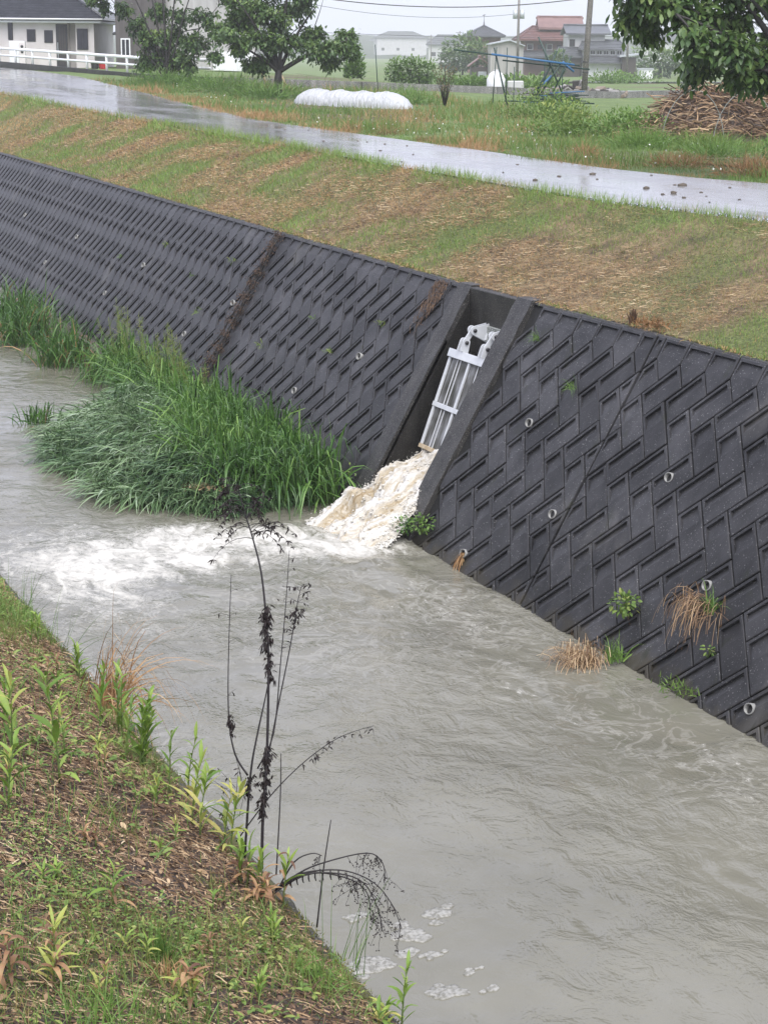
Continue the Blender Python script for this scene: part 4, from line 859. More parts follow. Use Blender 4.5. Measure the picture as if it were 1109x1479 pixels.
o = blades('wall_top_thatch', m_straw, [blade_arrays(P, rdir(n, .8, math.pi, .8), .14, .007, 3.5, 3, 'stick', rng.uniform(0, .35, n))]); tag(o, 'brown dead thatch hanging over the wall top left of the outlet', 'dead grass', kind='stuff')
# grass fringe over the wall top
N = 6000; Y = 14 * (60 / 14.) ** rng.random(N); X = Xtop(Y) + rng.uniform(.04, .16, N); k = (fbm(Y * 1.3, Y * 0 + 2, 151) + rng.normal(0, .1, N) > .5) & ~((Y > 20.2) & (Y < 22.4)); X, Y = X[k], Y[k]
o = blades('wall_top_fringe', m_bankgrass, [blade_arrays(np.stack([X, Y, 3.06 + 0 * X], 1), rdir(len(X), .8, math.pi, 1.2), rng.uniform(.04, .12, len(X)), .010, 2.0, 2, 'grass', rng.uniform(0, .8, len(X)))]); tag(o, 'fringe of grass hanging over the top edge of the block wall', 'grass', kind='stuff')

# ================================================================== NEAR BANK COVER
def near_pts(N, pw=1.0):
    Y = rng.uniform(4.2, 12.5, N); X = XE + 0.02 - (XE + .02 - (0.956 + .227 * (Y - 4.66) - .5)) * rng.random(N) ** pw; return X, Y
def on_near(X, Y, dz=0.0): return np.stack([X, Y, znear(X, Y) + dz], 1)
X, Y = near_pts(46000); N = len(X); az = rng.uniform(-math.pi, math.pi, N)
D = np.stack([np.cos(az), np.sin(az), rng.normal(0, .12, N) - SL * np.cos(az)], 1)
tn = rng.beta(1.5, 1.9, N) + .9 * (fbm(X * 2.4, Y * 2.0, 161) - .5)
o = blades('straw_litter', m_straw, [blade_arrays(on_near(X, Y, rng.uniform(.002, .02, N)), D, rng.uniform(.012, .075, N), rng.uniform(.0015, .0048, N), .3, 2, 'stick', tn)]); tag(o, 'layer of dead brown straw and stalk bits on the near bank', 'straw', kind='stuff')
X, Y = near_pts(38000); N = len(X); az = rng.uniform(-math.pi, math.pi, N)
o = blades('straw_chips', m_straw, [blade_arrays(on_near(X, Y, rng.uniform(.004, .016, N)), np.stack([np.cos(az), np.sin(az), rng.normal(0, .4, N) - SL * np.cos(az)], 1), rng.uniform(.005, .022, N), rng.uniform(.002, .006, N), .2, 1, 'stick', rng.beta(.9, 1.3, N))]); tag(o, 'fine pale straw chips sprinkled over the dark near soil', 'straw', kind='stuff')
X, Y = near_pts(6500); N = len(X); az = rng.uniform(-math.pi, math.pi, N)
o = blades('fallen_leaves', m_straw, [blade_arrays(on_near(X, Y, .008), np.stack([np.cos(az), np.sin(az), rng.normal(.1, .25, N) - SL * np.cos(az)], 1), rng.uniform(.02, .055, N), rng.uniform(.008, .022, N), .5, 3, 'leaf', rng.beta(1.3, 2.5, N), (0, 0, 1))]); tag(o, 'dark fallen leaf scraps on the near bank', 'dead leaves', kind='stuff')
X, Y = near_pts(52000); gden = fbm(X * 1.5, Y * 1.1, 163, 4) + .10 * ss(.5, 0, XE - X) + .02 * (1 - ss(4.5, 6.5, Y)) + .05 * ss(8, 10, Y)
k = gden + rng.normal(0, .05, len(X)) > .625; X, Y = X[k], Y[k]; N = len(X)
o = blades('near_grass', M_tint('near_grass_blade', [(0, (.34, .26, .11)), (.25, (.22, .24, .07)), (.55, (.13, .22, .05)), (1, (.22, .34, .09))], .5, .3), [blade_arrays(on_near(X, Y), rdir(N, .55), rng.uniform(.03, .11, N), rng.uniform(.002, .0042, N), .9, 3, 'grass', .5 + rng.normal(0, .22, N) + .8 * (fbm(X * 2, Y * 2, 167) - .5))]); tag(o, 'patches of fine short grass on the near bank', 'grass', kind='stuff')
X, Y = near_pts(34000); k = fbm(X * 2.0 + 5, Y * 1.6, 171, 4) + rng.normal(0, .05, len(X)) > .655; X, Y = X[k], Y[k]; N = len(X); az = rng.uniform(-math.pi, math.pi, N)
o = blades('clover_cover', m_clover, [blade_arrays(on_near(X, Y, rng.uniform(.01, .05, N)), np.stack([np.cos(az), np.sin(az), rng.uniform(-.1, .6, N)], 1), rng.uniform(.008, .020, N), rng.uniform(.006, .013, N), .4, 2, 'leaf', None, (0, 0, 1))]); tag(o, 'low clover-like ground cover creeping over the near bank', 'ground cover', kind='stuff')
X = XE + rng.uniform(-.05, .11, 9000); Y = rng.uniform(4.2, 12.5, 9000); k = fbm(Y * 1.8, X * 4, 173) > .46; X, Y = X[k], Y[k]; N = len(X)
zed = ZE - .06 - .06 * ss(.02, .1, X - XE)
o = blades('edge_moss', M_tint('edge_moss_blade', [(0, (.05, .055, .012)), (.6, (.12, .12, .02)), (1, (.20, .19, .04))], .8, .2), [blade_arrays(np.stack([X, Y, zed], 1), rdir(N, .8), rng.uniform(.008, .03, N), .005, .8, 1, 'grass')]); tag(o, 'olive moss along the near wall edge', 'moss', kind='stuff')

# longer grass shoots, seedlings and broken stalks standing among the litter
X, Y = near_pts(3600); k = fbm(X * 1.3 + 9, Y * 1.2, 181, 4) + rng.normal(0, .05, len(X)) > .56; X, Y = X[k], Y[k]; N = len(X)
o = blades('near_shoots', m_green, [blade_arrays(on_near(X, Y), rdir(N, .45), rng.uniform(.06, .20, N), rng.uniform(.003, .006, N), 1.1, 4, 'grass', rng.uniform(.2, 1, N))]); tag(o, 'longer bright grass shoots in clumps over the near bank', 'grass', kind='stuff')
X, Y = near_pts(1100); N = len(X)
o = blades('broken_stalks', m_straw, [blade_arrays(on_near(X, Y), rdir(N, .8), rng.uniform(.03, .11, N), rng.uniform(.002, .004, N), .8, 3, 'stick', rng.beta(1.3, 2.4, N))]); tag(o, 'broken dry stalks sticking up from the near bank litter', 'stalks', kind='stuff')
X, Y = near_pts(1500); k = fbm(X * 2.6 + 2, Y * 2.2, 187, 3) + rng.normal(0, .05, len(X)) > .52; X, Y = X[k], Y[k]; X = np.repeat(X, 5) + rng.normal(0, .012, 5 * len(X)); Y = np.repeat(Y, 5) + rng.normal(0, .012, len(X)); N = len(X); az = rng.uniform(-math.pi, math.pi, N)
o = blades('seedlings', m_clover, [blade_arrays(on_near(X, Y, rng.uniform(.01, .03, N)), np.stack([np.cos(az), np.sin(az), rng.uniform(.1, .9, N)], 1), rng.uniform(.02, .05, N), rng.uniform(.008, .016, N), .8, 3, 'leaf', rng.uniform(.3, 1, N), (0, 0, 1))]); tag(o, 'small yellow green seedlings dotted over the near bank', 'seedlings', kind='stuff')
# ---- individual weeds with real leaves
def leaf_mesh(name, mat, wid, droop, fold=0.25, n=6, curl=0.0):
    v = []; f = []; x = 0; z = 0
    for k in range(n + 1):
        t = k / n; w = wid * max(0.03, math.sin(math.pi * (t * .93 + .05)) ** .85); a = -droop * t ** 1.2
        for s in (-1, 0, 1): v.append((x - curl * abs(s) * w * .3, s * w * .5, z + abs(s) * w * fold + .02 * wid * math.sin(7 * t + s)))
        x += math.cos(a) / n; z += math.sin(a) / n
    for k in range(n):
        for s in range(2): f.append((k * 3 + s, k * 3 + s + 1, k * 3 + s + 4, k * 3 + s + 3))
    return MB().add(v, f, True).mesh(name, mat)
LM = {}
for key, mat in (('g', m_lgreen), ('y', m_lyellow), ('b', m_lbrown)):
    LM[key] = [leaf_mesh('leaf', mat, random.uniform(.13, .20) if key != 'b' else random.uniform(.12, .18), dr, random.uniform(.1, .3)) for dr in ((.4, .9, 1.4, .7, 1.1) if key != 'b' else (2.2, 2.8, 1.6, 3.0, 2.4))]
def add_leaf(par, key, p, az, el, L, roll=0.0):
    o = link('leaf', random.choice(LM[key]), par); o.location = p; o.rotation_euler = (roll, -el, az); o.scale = (L, L, L); return o
def weed(label, x, y, h, nl, L, keys='g', lean=(0, 0), nst=1, low=.05, name='leafy_weed', z=None, el=(.35, 1.05), cat='weed'):
    z = float(znear(x, y)) - .01 if z is None else z
    t = thing(name, label, cat, (x, y, z))
    for s in range(nst):
        ox, oy = (random.gauss(0, .035), random.gauss(0, .035)) if nst > 1 else (0, 0); hh = h * random.uniform(.7, 1.05) if nst > 1 else h
        lx, ly = lean[0] + random.gauss(0, .06), lean[1] + random.gauss(0, .06)
        pt = lambda q: Vector((ox + lx * hh * q * q, oy + ly * hh * q * q, hh * q))
        MB().tube([pt(q / 5) for q in range(6)], [.0048 - .0007 * q for q in range(6)], 6).build('stem', m_lstem, t)
        az = random.uniform(0, 6.28)
        nl2 = int(nl * 1.55)
        for i in range(nl2):
            q = low + (1 - low) * (i / max(1, nl2 - 1)) ** .9; az += 2.4 + random.gauss(0, .2)
            add_leaf(t, keys[i * len(keys) // nl2] if random.random() < .85 else random.choice(keys), pt(q), az, random.uniform(*el) + .35 * q, L * random.uniform(.5, .95) * (1 - .25 * q * q), random.gauss(0, .25))
    return t
weed('tall green weed with long drooping leaves at the left of the near bank', 1.75, 7.05, .48, 11, .20, 'g', (.02, 0), 1, .08)
weed('broad leaved green weed at the left frame edge, upper one', 1.60, 7.25, .34, 9, .20, 'gy', (.05, 0), 1, .1)
weed('bushy clump of upright green shoots above the water, left of the dead stems', 2.29, 7.62, .36, 10, .15, 'g', (.10, 0), 5, .15, el=(.7, 1.2))
weed('green shoots in front of the dry drooping grass tuft', 2.29, 8.05, .34, 9, .15, 'g', (.06, 0), 3, .15, el=(.7, 1.2))
weed('tall leaning green weed beside the dead stems, left one', 2.26, 6.80, .42, 11, .17, 'yg', (.10, 0), 2, .1, el=(.5, 1.1))
weed('yellow green weed arching over the bank edge by the dead stems', 2.36, 6.72, .34, 10, .17, 'ygy', (.16, -.03), 2, .1)
weed('pale green shoots at the foot of the dead stems', 2.30, 6.22, .22, 8, .13, 'bg', (.05, 0), 4, .12, el=(.7, 1.25))
weed('large leafed green shoot right of the pale shoots on the bank edge', 2.42, 6.16, .26, 8, .15, 'bg', (.08, 0), 2, .1, el=(.6, 1.2))
weed('low rosette with withered brown leaves at the bank edge', 2.30, 6.10, .10, 12, .13, 'b', (.03, 0), 2, .2)
weed('small bright green rosette on dark soil in the middle of the near bank', 1.41, 5.90, .08, 8, .09, 'g', (0, 0), 2, .2, el=(.3, .9))
weed('green seedling with brown hanging leaves in the middle of the near bank', 1.60, 5.74, .15, 8, .13, 'bgg', (.03, 0), 1, .2)
weed('small two leaved yellow green shoot, right one below the dead stems', 2.07, 5.69, .07, 4, .10, 'y', (.05, 0), 1, .2, el=(.6, 1.0))
weed('small yellow green shoot, left one below the dead stems', 2.03, 5.90, .08, 4, .08, 'g', (.02, 0), 1, .3, el=(.6, 1.0))
weed('yellowing wilted weed with limp leaves at the lower left', 1.20, 5.10, .15, 11, .13, 'yby', (.05, .0), 2, .15)
weed('wilted yellow weed curling over at the bottom of the picture', 1.64, 5.00, .12, 10, .12, 'yb', (.04, 0), 2, .2)
weed('large brown withered leaves hanging at the bottom left corner', 1.03, 4.93, .20, 9, .15, 'b', (.02, 0), 2, .3)
weed('tall slender green weed at the bottom edge of the near bank', 2.50, 5.22, .26, 14, .10, 'g', (.05, 0), 1, .1, z=2.78, el=(.5, 1.1))
weed('yellow green leafy weed low at the bottom bank edge', 2.38, 5.15, .10, 9, .12, 'yg', (.04, 0), 2, .2, z=2.82)
weed('green weed poking up at the top of the dry drooping grass', 2.36, 9.05, .22, 8, .12, 'g', (.02, 0), 2, .1, el=(.6, 1.1))
weed('green weed at the left frame edge below the upper broad leaved weed', 1.42, 6.55, .28, 9, .17, 'g', (.06, 0), 1, .1)
weed('small green weed on the bare patch left of the shoots', 1.98, 7.95, .14, 7, .09, 'gy', (.02, 0), 1, .1)
weed('brown withered seedling lying on the soil', 1.30, 5.45, .05, 7, .09, 'b', (.0, 0), 1, .2)
weed('yellow green seedling between grass patches at the left', 1.25, 6.10, .10, 7, .10, 'yb', (.0, 0), 2, .2)
weed('brown curled rosette in the middle of the near bank', 1.62, 6.35, .08, 9, .09, 'b', (.0, 0), 2, .2)
weed('small green plant among the clover in the middle of the near bank', 1.95, 6.45, .09, 7, .07, 'gy', (.0, 0), 2, .2)
weed('yellowish plant with limp leaves near the lower middle of the bank', 1.50, 5.28, .08, 7, .08, 'yg', (.0, 0), 2, .2)
for (x, y, h, L, kk, lb) in ((1.85, 7.45, .20, .11, 'gy', 'weed with yellow lower leaves above the straw patch'), (2.05, 7.35, .16, .10, 'by', 'half withered weed beside the upright green shoots'), (1.72, 7.75, .24, .13, 'g', 'green weed behind the tall drooping weed'), (2.12, 8.6, .20, .11, 'gb', 'weed with brown leaves left of the dry drooping grass'), (2.2, 9.5, .18, .10, 'g', 'low green weed at the far end of the near bank'), (1.5, 6.9, .16, .10, 'by', 'half withered weed at the left edge under the broad leaved weed'), (2.15, 7.05, .14, .09, 'gy', 'small weed between the straw patch and the bank edge'), (1.85, 5.45, .07, .08, 'b', 'flat brown rosette right of the dark grass tuft'), (1.9, 5.1, .09, .08, 'yg', 'yellow green rosette near the bottom of the bank'), (2.2, 5.75, .12, .08, 'g', 'green weed left of the mossy edge below the dead stems'), (1.35, 5.05, .10, .09, 'yb', 'limp yellow weed beside the fine corner grass'), (2.33, 7.25, .30, .12, 'g', 'narrow green shoots between the bushy clump and the leaning weeds')):
    weed(lb, x, y, h, 8, L, kk, (.04, 0), 2, .12, el=(.5, 1.15))
weed('reddish brown sprout in front of the dead stems', 2.12, 6.02, .09, 6, .07, 'b', (.0, 0), 1, .3, el=(.6, 1.2))
tuft('dark_grass_tuft', 'dark green upright grass tuft in the lower middle of the near bank', 'grass', (1.645, 5.32, float(znear(1.645, 5.32))), 90, .16, .004, m_green, .35, .5, None, (0, .6), .03)
tuft('dry_grass_tuft', 'small straw coloured grass tuft in front of the dark grass tuft', 'dry grass', (1.62, 5.16, float(znear(1.62, 5.16))), 60, .12, .004, m_dry, 1.0, .8, None, (.4, 1), .03)
tuft('green_grass_tuft', 'bright fine grass tuft on the bottom bank edge', 'grass', (2.22, 5.35, float(znear(2.22, 5.35))), 150, .15, .004, m_green, .7, .9, None, (.3, 1), .07)
tuft('green_grass_tuft', 'fine grass tuft in the bottom left corner', 'grass', (1.22, 4.72, float(znear(1.22, 4.72))), 170, .14, .004, m_green, .7, .9, None, (.3, 1), .08)
d = thing('dry_drooping_grass', 'big tuft of tan dry grass arching over the water from the near bank', 'dry grass', (2.40, 8.62, 2.86))
n = 130; blades('dry_blades', m_dry, [blade_arrays(np.stack([rng.normal(0, .05, n), rng.normal(0, .10, n), np.zeros(n)], 1), rdir(n, .5, math.atan2(-.35, 1), 1.2), rng.uniform(.30, .75, n), rng.uniform(.004, .009, n), rng.uniform(1, 3.4, n), 8, 'grass', rng.uniform(.1, 1, n))], d)['kind'] = 'stuff'
for (x, y, lb) in ((2.42, 10.4, 'thin wiry grass stems at the left frame edge above the foam'), (2.44, 9.7, 'thin dark grass stems on the bank edge behind the dry tuft'), (2.48, 5.62, 'thin green rush stems below the drooping dead seed head')):
    tuft('wiry_grass', lb, 'grass', (x, y, 2.84), 16, .42, .0035, m_green, .4, .5, .2, (0, .5), .05)

# ---- dead goldenrod
def withered(parts, a, b_, n, rad, L):
    """shrivelled leaves clinging to a stem between a and b"""
    t = rng.random((n, 1)); P = np.array(a) * (1 - t) + np.array(b_) * t + rng.normal(0, rad, (n, 3)); D = rng.normal(0, .5, (n, 3)); D[:, 2] = -1
    parts.append(blade_arrays(np.repeat(P, 3, 0) + rng.normal(0, .004, (3 * n, 3)), np.repeat(D, 3, 0) + rng.normal(0, .35, (3 * n, 3)), np.repeat(rng.uniform(.35, .9, n) * L, 3), .007, .6, 3, 'leaf'))
dg = thing('dead_goldenrod', 'tall black dead weed stems with shrivelled leaves rising from the near bank edge', 'dead plant', (0, 0, 0))
stems = {'main': ([(2.495,6.606,2.82),(2.518,6.647,3.038),(2.563,6.708,3.324),(2.602,6.786,3.666),(2.611,6.83,3.837),(2.612,6.886,4.036),(2.594,6.934,4.179),(2.57,6.982,4.307),(2.556,7.017,4.406)], .0075),
 'fork': ([(2.44,6.664,2.86),(2.487,6.71,3.209),(2.531,6.738,3.38),(2.579,6.761,3.538),(2.613,6.781,3.666)], .006),
 'left': ([(2.477,6.715,3.209),(2.437,6.757,3.294),(2.427,6.802,3.436),(2.447,6.857,3.665),(2.495,6.94,4.035)], .0048),
 'r1': ([(2.517,6.704,3.238),(2.593,6.71,3.381),(2.648,6.765,3.666),(2.695,6.816,3.923),(2.729,6.86,4.137)], .004),
 'r2': ([(2.549,6.69,3.238),(2.614,6.724,3.467),(2.696,6.767,3.752),(2.74,6.795,3.924),(2.763,6.805,3.995)], .004),
 'side': ([(2.41,6.684,2.93),(2.554,6.655,3.124),(2.702,6.628,3.268),(2.845,6.59,3.369),(2.984,6.54,3.419)], .0034)}
def smooth_pl(pts, m=4):
    P = [Vector(p) for p in pts]; out = []
    for i in range(len(P) - 1):
        a, b2, c, e = P[max(i - 1, 0)], P[i], P[i + 1], P[min(i + 2, len(P) - 1)]
        for k in range(m):
            t = k / m; out.append(.5 * (2 * b2 + (c - a) * t + (2 * a - 5 * b2 + 4 * c - e) * t * t + (3 * b2 - a - 3 * c + e) * t ** 3))
    return out + [P[-1]]
for k, (pl, r) in stems.items():
    sp = smooth_pl(pl); nn = len(sp); MB().tube(sp, [r * (1 - .72 * i / nn) for i in range(nn)], 6).build('stem', m_deadstem, dg)
parts = []
withered(parts, stems['main'][0][2], stems['main'][0][1], 130, .009, .038); withered(parts, (2.605, 6.80, 3.72), (2.605, 6.775, 3.60), 50, .007, .035); withered(parts, (2.613, 6.83, 3.92), (2.61, 6.81, 3.74), 70, .008, .036)
withered(parts, (2.60, 6.84, 3.87), (2.607, 6.82, 3.72), 25, .008, .055); withered(parts, (2.43, 6.80, 3.45), (2.435, 6.78, 3.38), 30, .006, .03); withered(parts, (2.472, 6.70, 3.12), (2.485, 6.71, 3.21), 40, .007, .03); withered(parts, (2.72, 6.785, 3.84), (2.735, 6.79, 3.90), 16, .012, .04)
blades('withered_leaves', m_deadleaf, parts, dg)['kind'] = 'stuff'
mb = MB(); parts = []
def spray(a, dirs, L, droop, nsp=9, r=.0016):
    for dx, dy, dz in dirs:
        pts = [Vector(a)]; d = Vector((dx, dy, dz)).normalized(); l = L * random.uniform(.6, 1.1)
        for k in range(6): d = (d + Vector((0, 0, -droop / 6))).normalized(); pts.append(pts[-1] + d * l / 6)
        mb.tube(pts, [r * (1 - .1 * i) for i in range(7)], 4, False)
        for k in range(nsp):
            p = pts[random.randrange(3, 7)]; parts.append(blade_arrays([list(p)], [[random.gauss(0, .6), random.gauss(0, .6), random.gauss(-.5, .4)]], random.uniform(.010, .030), .007, .5, 2, 'leaf'))
RV = Vector((.909, -.4175, 0)); 
for q in range(40):
    f_ = q / 39; a = Vector(stems['main'][0][6]).lerp(Vector(stems['main'][0][8]), f_ * 1.02) ; s = random.choice([-1, 1, -1]); dr = RV * s * random.uniform(.5, 1.2) + Vector((random.gauss(0, .3), random.gauss(0, .4), random.uniform(.5, 1.2)))
    spray(a, [dr], .20 * (1.05 - .5 * f_), 1.7, 15)
for nm, lo in (('r1', .55), ('left', .6), ('r2', .6)):
    pl = smooth_pl(stems[nm][0])
    for q in range(16 if nm != 'left' else 7):
        a = pl[int((lo + (1 - lo) * random.random()) * (len(pl) - 1))]; dr = RV * random.choice([-1, 1]) + Vector((0, random.gauss(0, .5), random.uniform(.4, .9))); spray(a, [dr], .055, .5, 1 if nm != 'r2' else 4, .0010)
pl = smooth_pl(stems['side'][0])
for q in range(26):
    a = pl[int((.55 + .45 * random.random()) * (len(pl) - 1))]; spray(a, [RV * .5 + Vector((random.gauss(0, .5), random.gauss(0, .5), random.uniform(-.9, .5)))], .03, .9, 2, .0010)
for q in range(9): spray((2.44 + random.gauss(0, .02), 6.70, 3.10 + random.uniform(-.15, .1)), [-RV * random.uniform(-.6, 1) + Vector((0, 0, random.uniform(.4, 1.4)))], .14, .1, 3, .0013)
mb.build('side_twigs', m_deadstem, dg)['kind'] = 'stuff'; blades('seed_husks', m_deadleaf, parts, dg)['kind'] = 'stuff'
for pl, r, lb in (([(2.545, 6.566, 2.80), (2.594, 6.637, 3.125), (2.614, 6.678, 3.301)], .0036, 'thin bare dead stick just right of the dead weed stems'), ([(2.552, 6.134, 2.76), (2.601, 6.176, 3.005), (2.644, 6.206, 3.184)], .0040, 'thin bare dead stick rising through the drooping seed head')):
    tag(MB().tube(smooth_pl(pl), [r * (1 - .06 * i) for i in range(9)], 6).build('dead_stick', m_deadstem), lb, 'stick')
ah = thing('drooping_seed_head', 'dark dead stems arching down with fine branching seed head over the water', 'dead plant', (0, 0, 0))
arch = [[(2.37,6.247,2.87),(2.474,6.22,2.955),(2.566,6.186,2.983),(2.68,6.133,2.984),(2.777,6.075,2.939),(2.833,6.027,2.858),(2.861,5.987,2.763)], [(2.37,6.25,2.87),(2.501,6.212,2.971),(2.607,6.176,3.018),(2.763,6.115,3.055),(2.816,6.08,3.018),(2.819,6.059,2.947)],
        [(2.38,6.24,2.88),(2.526,6.199,2.966),(2.653,6.142,2.973),(2.739,6.093,2.938),(2.78,6.047,2.844),(2.789,6.016,2.749)], [(2.38,6.23,2.88),(2.526,6.201,2.972),(2.677,6.127,2.957),(2.748,6.077,2.898),(2.75,6.046,2.789)], [(2.42,6.235,2.90),(2.493,6.229,3.017),(2.56,6.208,3.051),(2.597,6.188,3.043)]]
mb2 = MB(); seeds = MB()
for pl in arch:
    sp = smooth_pl(pl); nn = len(sp); MB().tube(sp, [.0036 * (1 - .75 * i / nn) + .0006 for i in range(nn)], 5).build('stem', m_deadstem, ah)
    for q in range(20 if len(pl) > 4 else 4):
        a = sp[int((.5 + .5 * random.random()) * (nn - 1))]; d = Vector((random.gauss(0, .5), random.gauss(0, .4), random.uniform(-1.3, .1))).normalized(); L = random.uniform(.04, .14); pts = [a]
        for k in range(4): d = (d + Vector((random.gauss(0, .2), random.gauss(0, .2), -.15))).normalized(); pts.append(pts[-1] + d * L / 4)
        mb2.tube(pts, [.0011, .0010, .0009, .0008, .0007], 4, False)
        for p in (pts[2], pts[4]):
            for w in range(2): c = p + Vector((random.gauss(0, .008), random.gauss(0, .008), random.gauss(0, .008))); mb2.tube([p, c], .0006, 3, False); seeds.add([c + v_ * .0032 for v_ in iv], ifc, True)
for q in range(8): a = smooth_pl(arch[0])[4 + q]; mb2.tube([a, a + Vector((0, 0, -.03)), a + Vector((.004, 0, -.045))], [.0028, .0034, .002], 5)
mb2.build('twigs', m_deadstem, ah)['kind'] = 'stuff'; q = seeds.build('seed_capsules', m_deadleaf, ah); q['kind'] = 'stuff'

# ================================================================== TREES
YAW = math.radians(24.80); RZ = -YAW
def cam_axes(): return Vector((math.cos(YAW), -math.sin(YAW), 0)), Vector((math.sin(YAW), math.cos(YAW), 0))
RR, FF = cam_axes()
def tree(label, x, y, trunk, limbs, lobes, leaf=(.12, .05), per=420, tw=26, group=None, name='broadleaf_tree', mat=None, tint=.42, zoff=0.0):
    """trunk: [(r,h,d,rad)...]; limbs: list of polylines with radii; lobes: (r,h,d,radius,density). r right, h up, d away, as seen from the road side"""
    z = float(zfar(x, y)) + zoff
    t = thing(name, label, 'tree', (x, y, z), 0, group)
    L3 = lambda r, h, d: RR * r + FF * d + Vector((0, 0, h))
    MB().tube([L3(*p[:3]) for p in trunk], [p[3] for p in trunk], 10).build('trunk', m_bark, t)
    for lb in limbs:
        sp = smooth_pl([L3(*p[:3]) for p in lb], 3); n = len(sp); r0, r1 = lb[0][3], lb[-1][3]
        MB().tube(sp, [r0 + (r1 - r0) * i / (n - 1) for i in range(n)], 7).build('limb', m_bark, t)
    tips = [L3(*lb[-1][:3]) for lb in limbs] + [L3(*lb[len(lb) // 2][:3]) for lb in limbs] + [L3(*trunk[-1][:3])]
    mb = MB(); parts = []
    for (r, h, d, R0, dens) in lobes:
        c = L3(r, h, d); src = min(tips, key=lambda q: (q - c).length)
        mb.tube(smooth_pl([src, (src + c) * .5 + Vector((0, 0, .1 * R0)), c], 3), [.028 - .0025 * i for i in range(7)], 5)
        for k in range(int(tw * dens)):
            u = Vector((random.gauss(0, 1), random.gauss(0, 1), random.gauss(.1, .8))).normalized(); L = R0 * random.uniform(.55, 1.15)
            e = c + Vector((u.x * L, u.y * L, u.z * L * .75)); mid = c.lerp(e, .5) + Vector((0, 0, .08 * R0)); e2 = e - Vector((0, 0, .16 * R0))
            mb.tube([c.lerp(e, .1), mid, e, e2], [.012, .009, .005, .003], 4, False)
            n = max(4, int(per / tw)); tt = rng.uniform(.35, 1.05, n)[:, None]
            P = np.array(c)[None] * (1 - tt) ** 2 + 2 * np.array(mid)[None] * tt * (1 - tt) + np.array(e2)[None] * tt ** 2 + rng.normal(0, leaf[0] * .5, (n, 3))
            D = rng.normal(0, .6, (n, 3)) + np.array(u)[None] * .5; D[:, 2] -= .55
            base = tint + .35 * (e.z - c.z) / R0 + random.gauss(0, .12)
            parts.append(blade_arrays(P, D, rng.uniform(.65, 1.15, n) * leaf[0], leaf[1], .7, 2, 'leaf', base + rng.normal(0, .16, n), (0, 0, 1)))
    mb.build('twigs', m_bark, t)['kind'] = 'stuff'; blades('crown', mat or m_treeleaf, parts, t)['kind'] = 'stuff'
    return t
# left multi-stemmed tree in front of the grey building
def P1(px, py, d=0): return ((px - 243) / 32.8, (122 - py) / 32.8, d)
lim = []
for (px, py, d, r) in ((150, -10, .3, .03), (178, -40, -.4, .035), (205, -60, .5, .04), (235, -70, -.3, .04), (262, -60, .4, .04), (290, -30, -.4, .035), (318, 10, .3, .03), (310, 60, -.5, .02), (190, 55, -.5, .02)):
    a = P1(px, py, d); lim.append([(random.uniform(-.12, .12), .15, random.uniform(-.1, .1), .055), (a[0] * .30, a[1] * .38, d * .3, .04), (a[0] * .62, a[1] * .70, d * .7, .026), (*a, r * .35)])
lobes = []
for (px, py, R0, de) in ((215, 60, .75, .9), (250, 55, .8, 1), (285, 65, .75, 1), (235, 85, .8, 1.1), (268, 92, .7, 1.0), (210, 88, .55, .7), (195, 35, .6, .55), (230, 20, .6, .5), (150, 8, .55, .5), (175, 18, .5, .4), (135, 2, .35, .35), (265, 25, .6, .45), (300, 25, .6, .5), (318, 45, .5, .6), (312, 82, .4, .35), (170, -20, .7, .5), (215, -25, .8, .5), (265, -20, .8, .55), (310, -15, .7, .5), (240, -60, .8, .6)):
    lobes.append((*P1(px, py, random.uniform(-.9, .9))[:2], random.uniform(-.9, .9), R0, de))
tree('bushy many stemmed tree standing before the grey building', 25.42, 78.06, [(0, -.2, 0, .20), (0, .2, 0, .16)], lim, lobes, (.20, .10), 900, 24, 'fruit trees along the road', tint=.48)
def P2(px, py, d=0): return ((px - 402) / 37.5, (141 - py) / 37.5, d)
lim = []
for (px, py, d, r) in ((335, 30, .3, .02), (352, 70, -.4, .02), (375, -5, .4, .025), (420, -20, -.3, .03), (455, 15, .4, .02), (500, 60, -.3, .018), (466, 70, .5, .02), (345, 5, -.5, .02)):
    a = P2(px, py, d); lim.append([(.02, .95, 0, .095), (.02 + a[0] * .28, .95 + (a[1] - .95) * .35, d * .3, .06), (a[0] * .65, .95 + (a[1] - .95) * .72, d * .7, .038), (*a, r)])
lim.append([P2(455, 40, .1) + (.02,), P2(462, 20, .1) + (.015,), P2(467, 3, .1) + (.006,)])
lobes = [(*P2(px, py)[:2], random.uniform(-.9, .9), R0, de) for (px, py, R0, de) in ((345, 35, .75, 1.1), (370, 15, .8, 1.1), (340, 5, .6, .8), (395, 30, .8, 1.1), (425, 15, .7, 1), (375, 60, .7, 1), (350, 70, .5, .7), (415, 60, .7, .9), (450, 50, .6, .9), (480, 70, .55, .9), (500, 55, .4, .7), (478, 92, .35, .6), (375, 92, .4, .5), (330, 55, .5, .7), (440, -5, .6, .7), (395, -20, .9, 1), (505, 75, .35, .5), (362, 95, .3, .4), (455, 75, .5, .8))]
tree('single trunked cherry tree beside the white tunnel cover', 26.04, 66.38, [(0, -.2, 0, .21), (-.02, .3, 0, .17), (.0, .7, 0, .15), (.03, 1.05, 0, .13)], lim, lobes, (.19, .095), 900, 24, 'fruit trees along the road', tint=.58)
def P3(px, py, d=0): return ((px - 1160) / 81.2, (282 - py) / 81.2, d)
lim = []
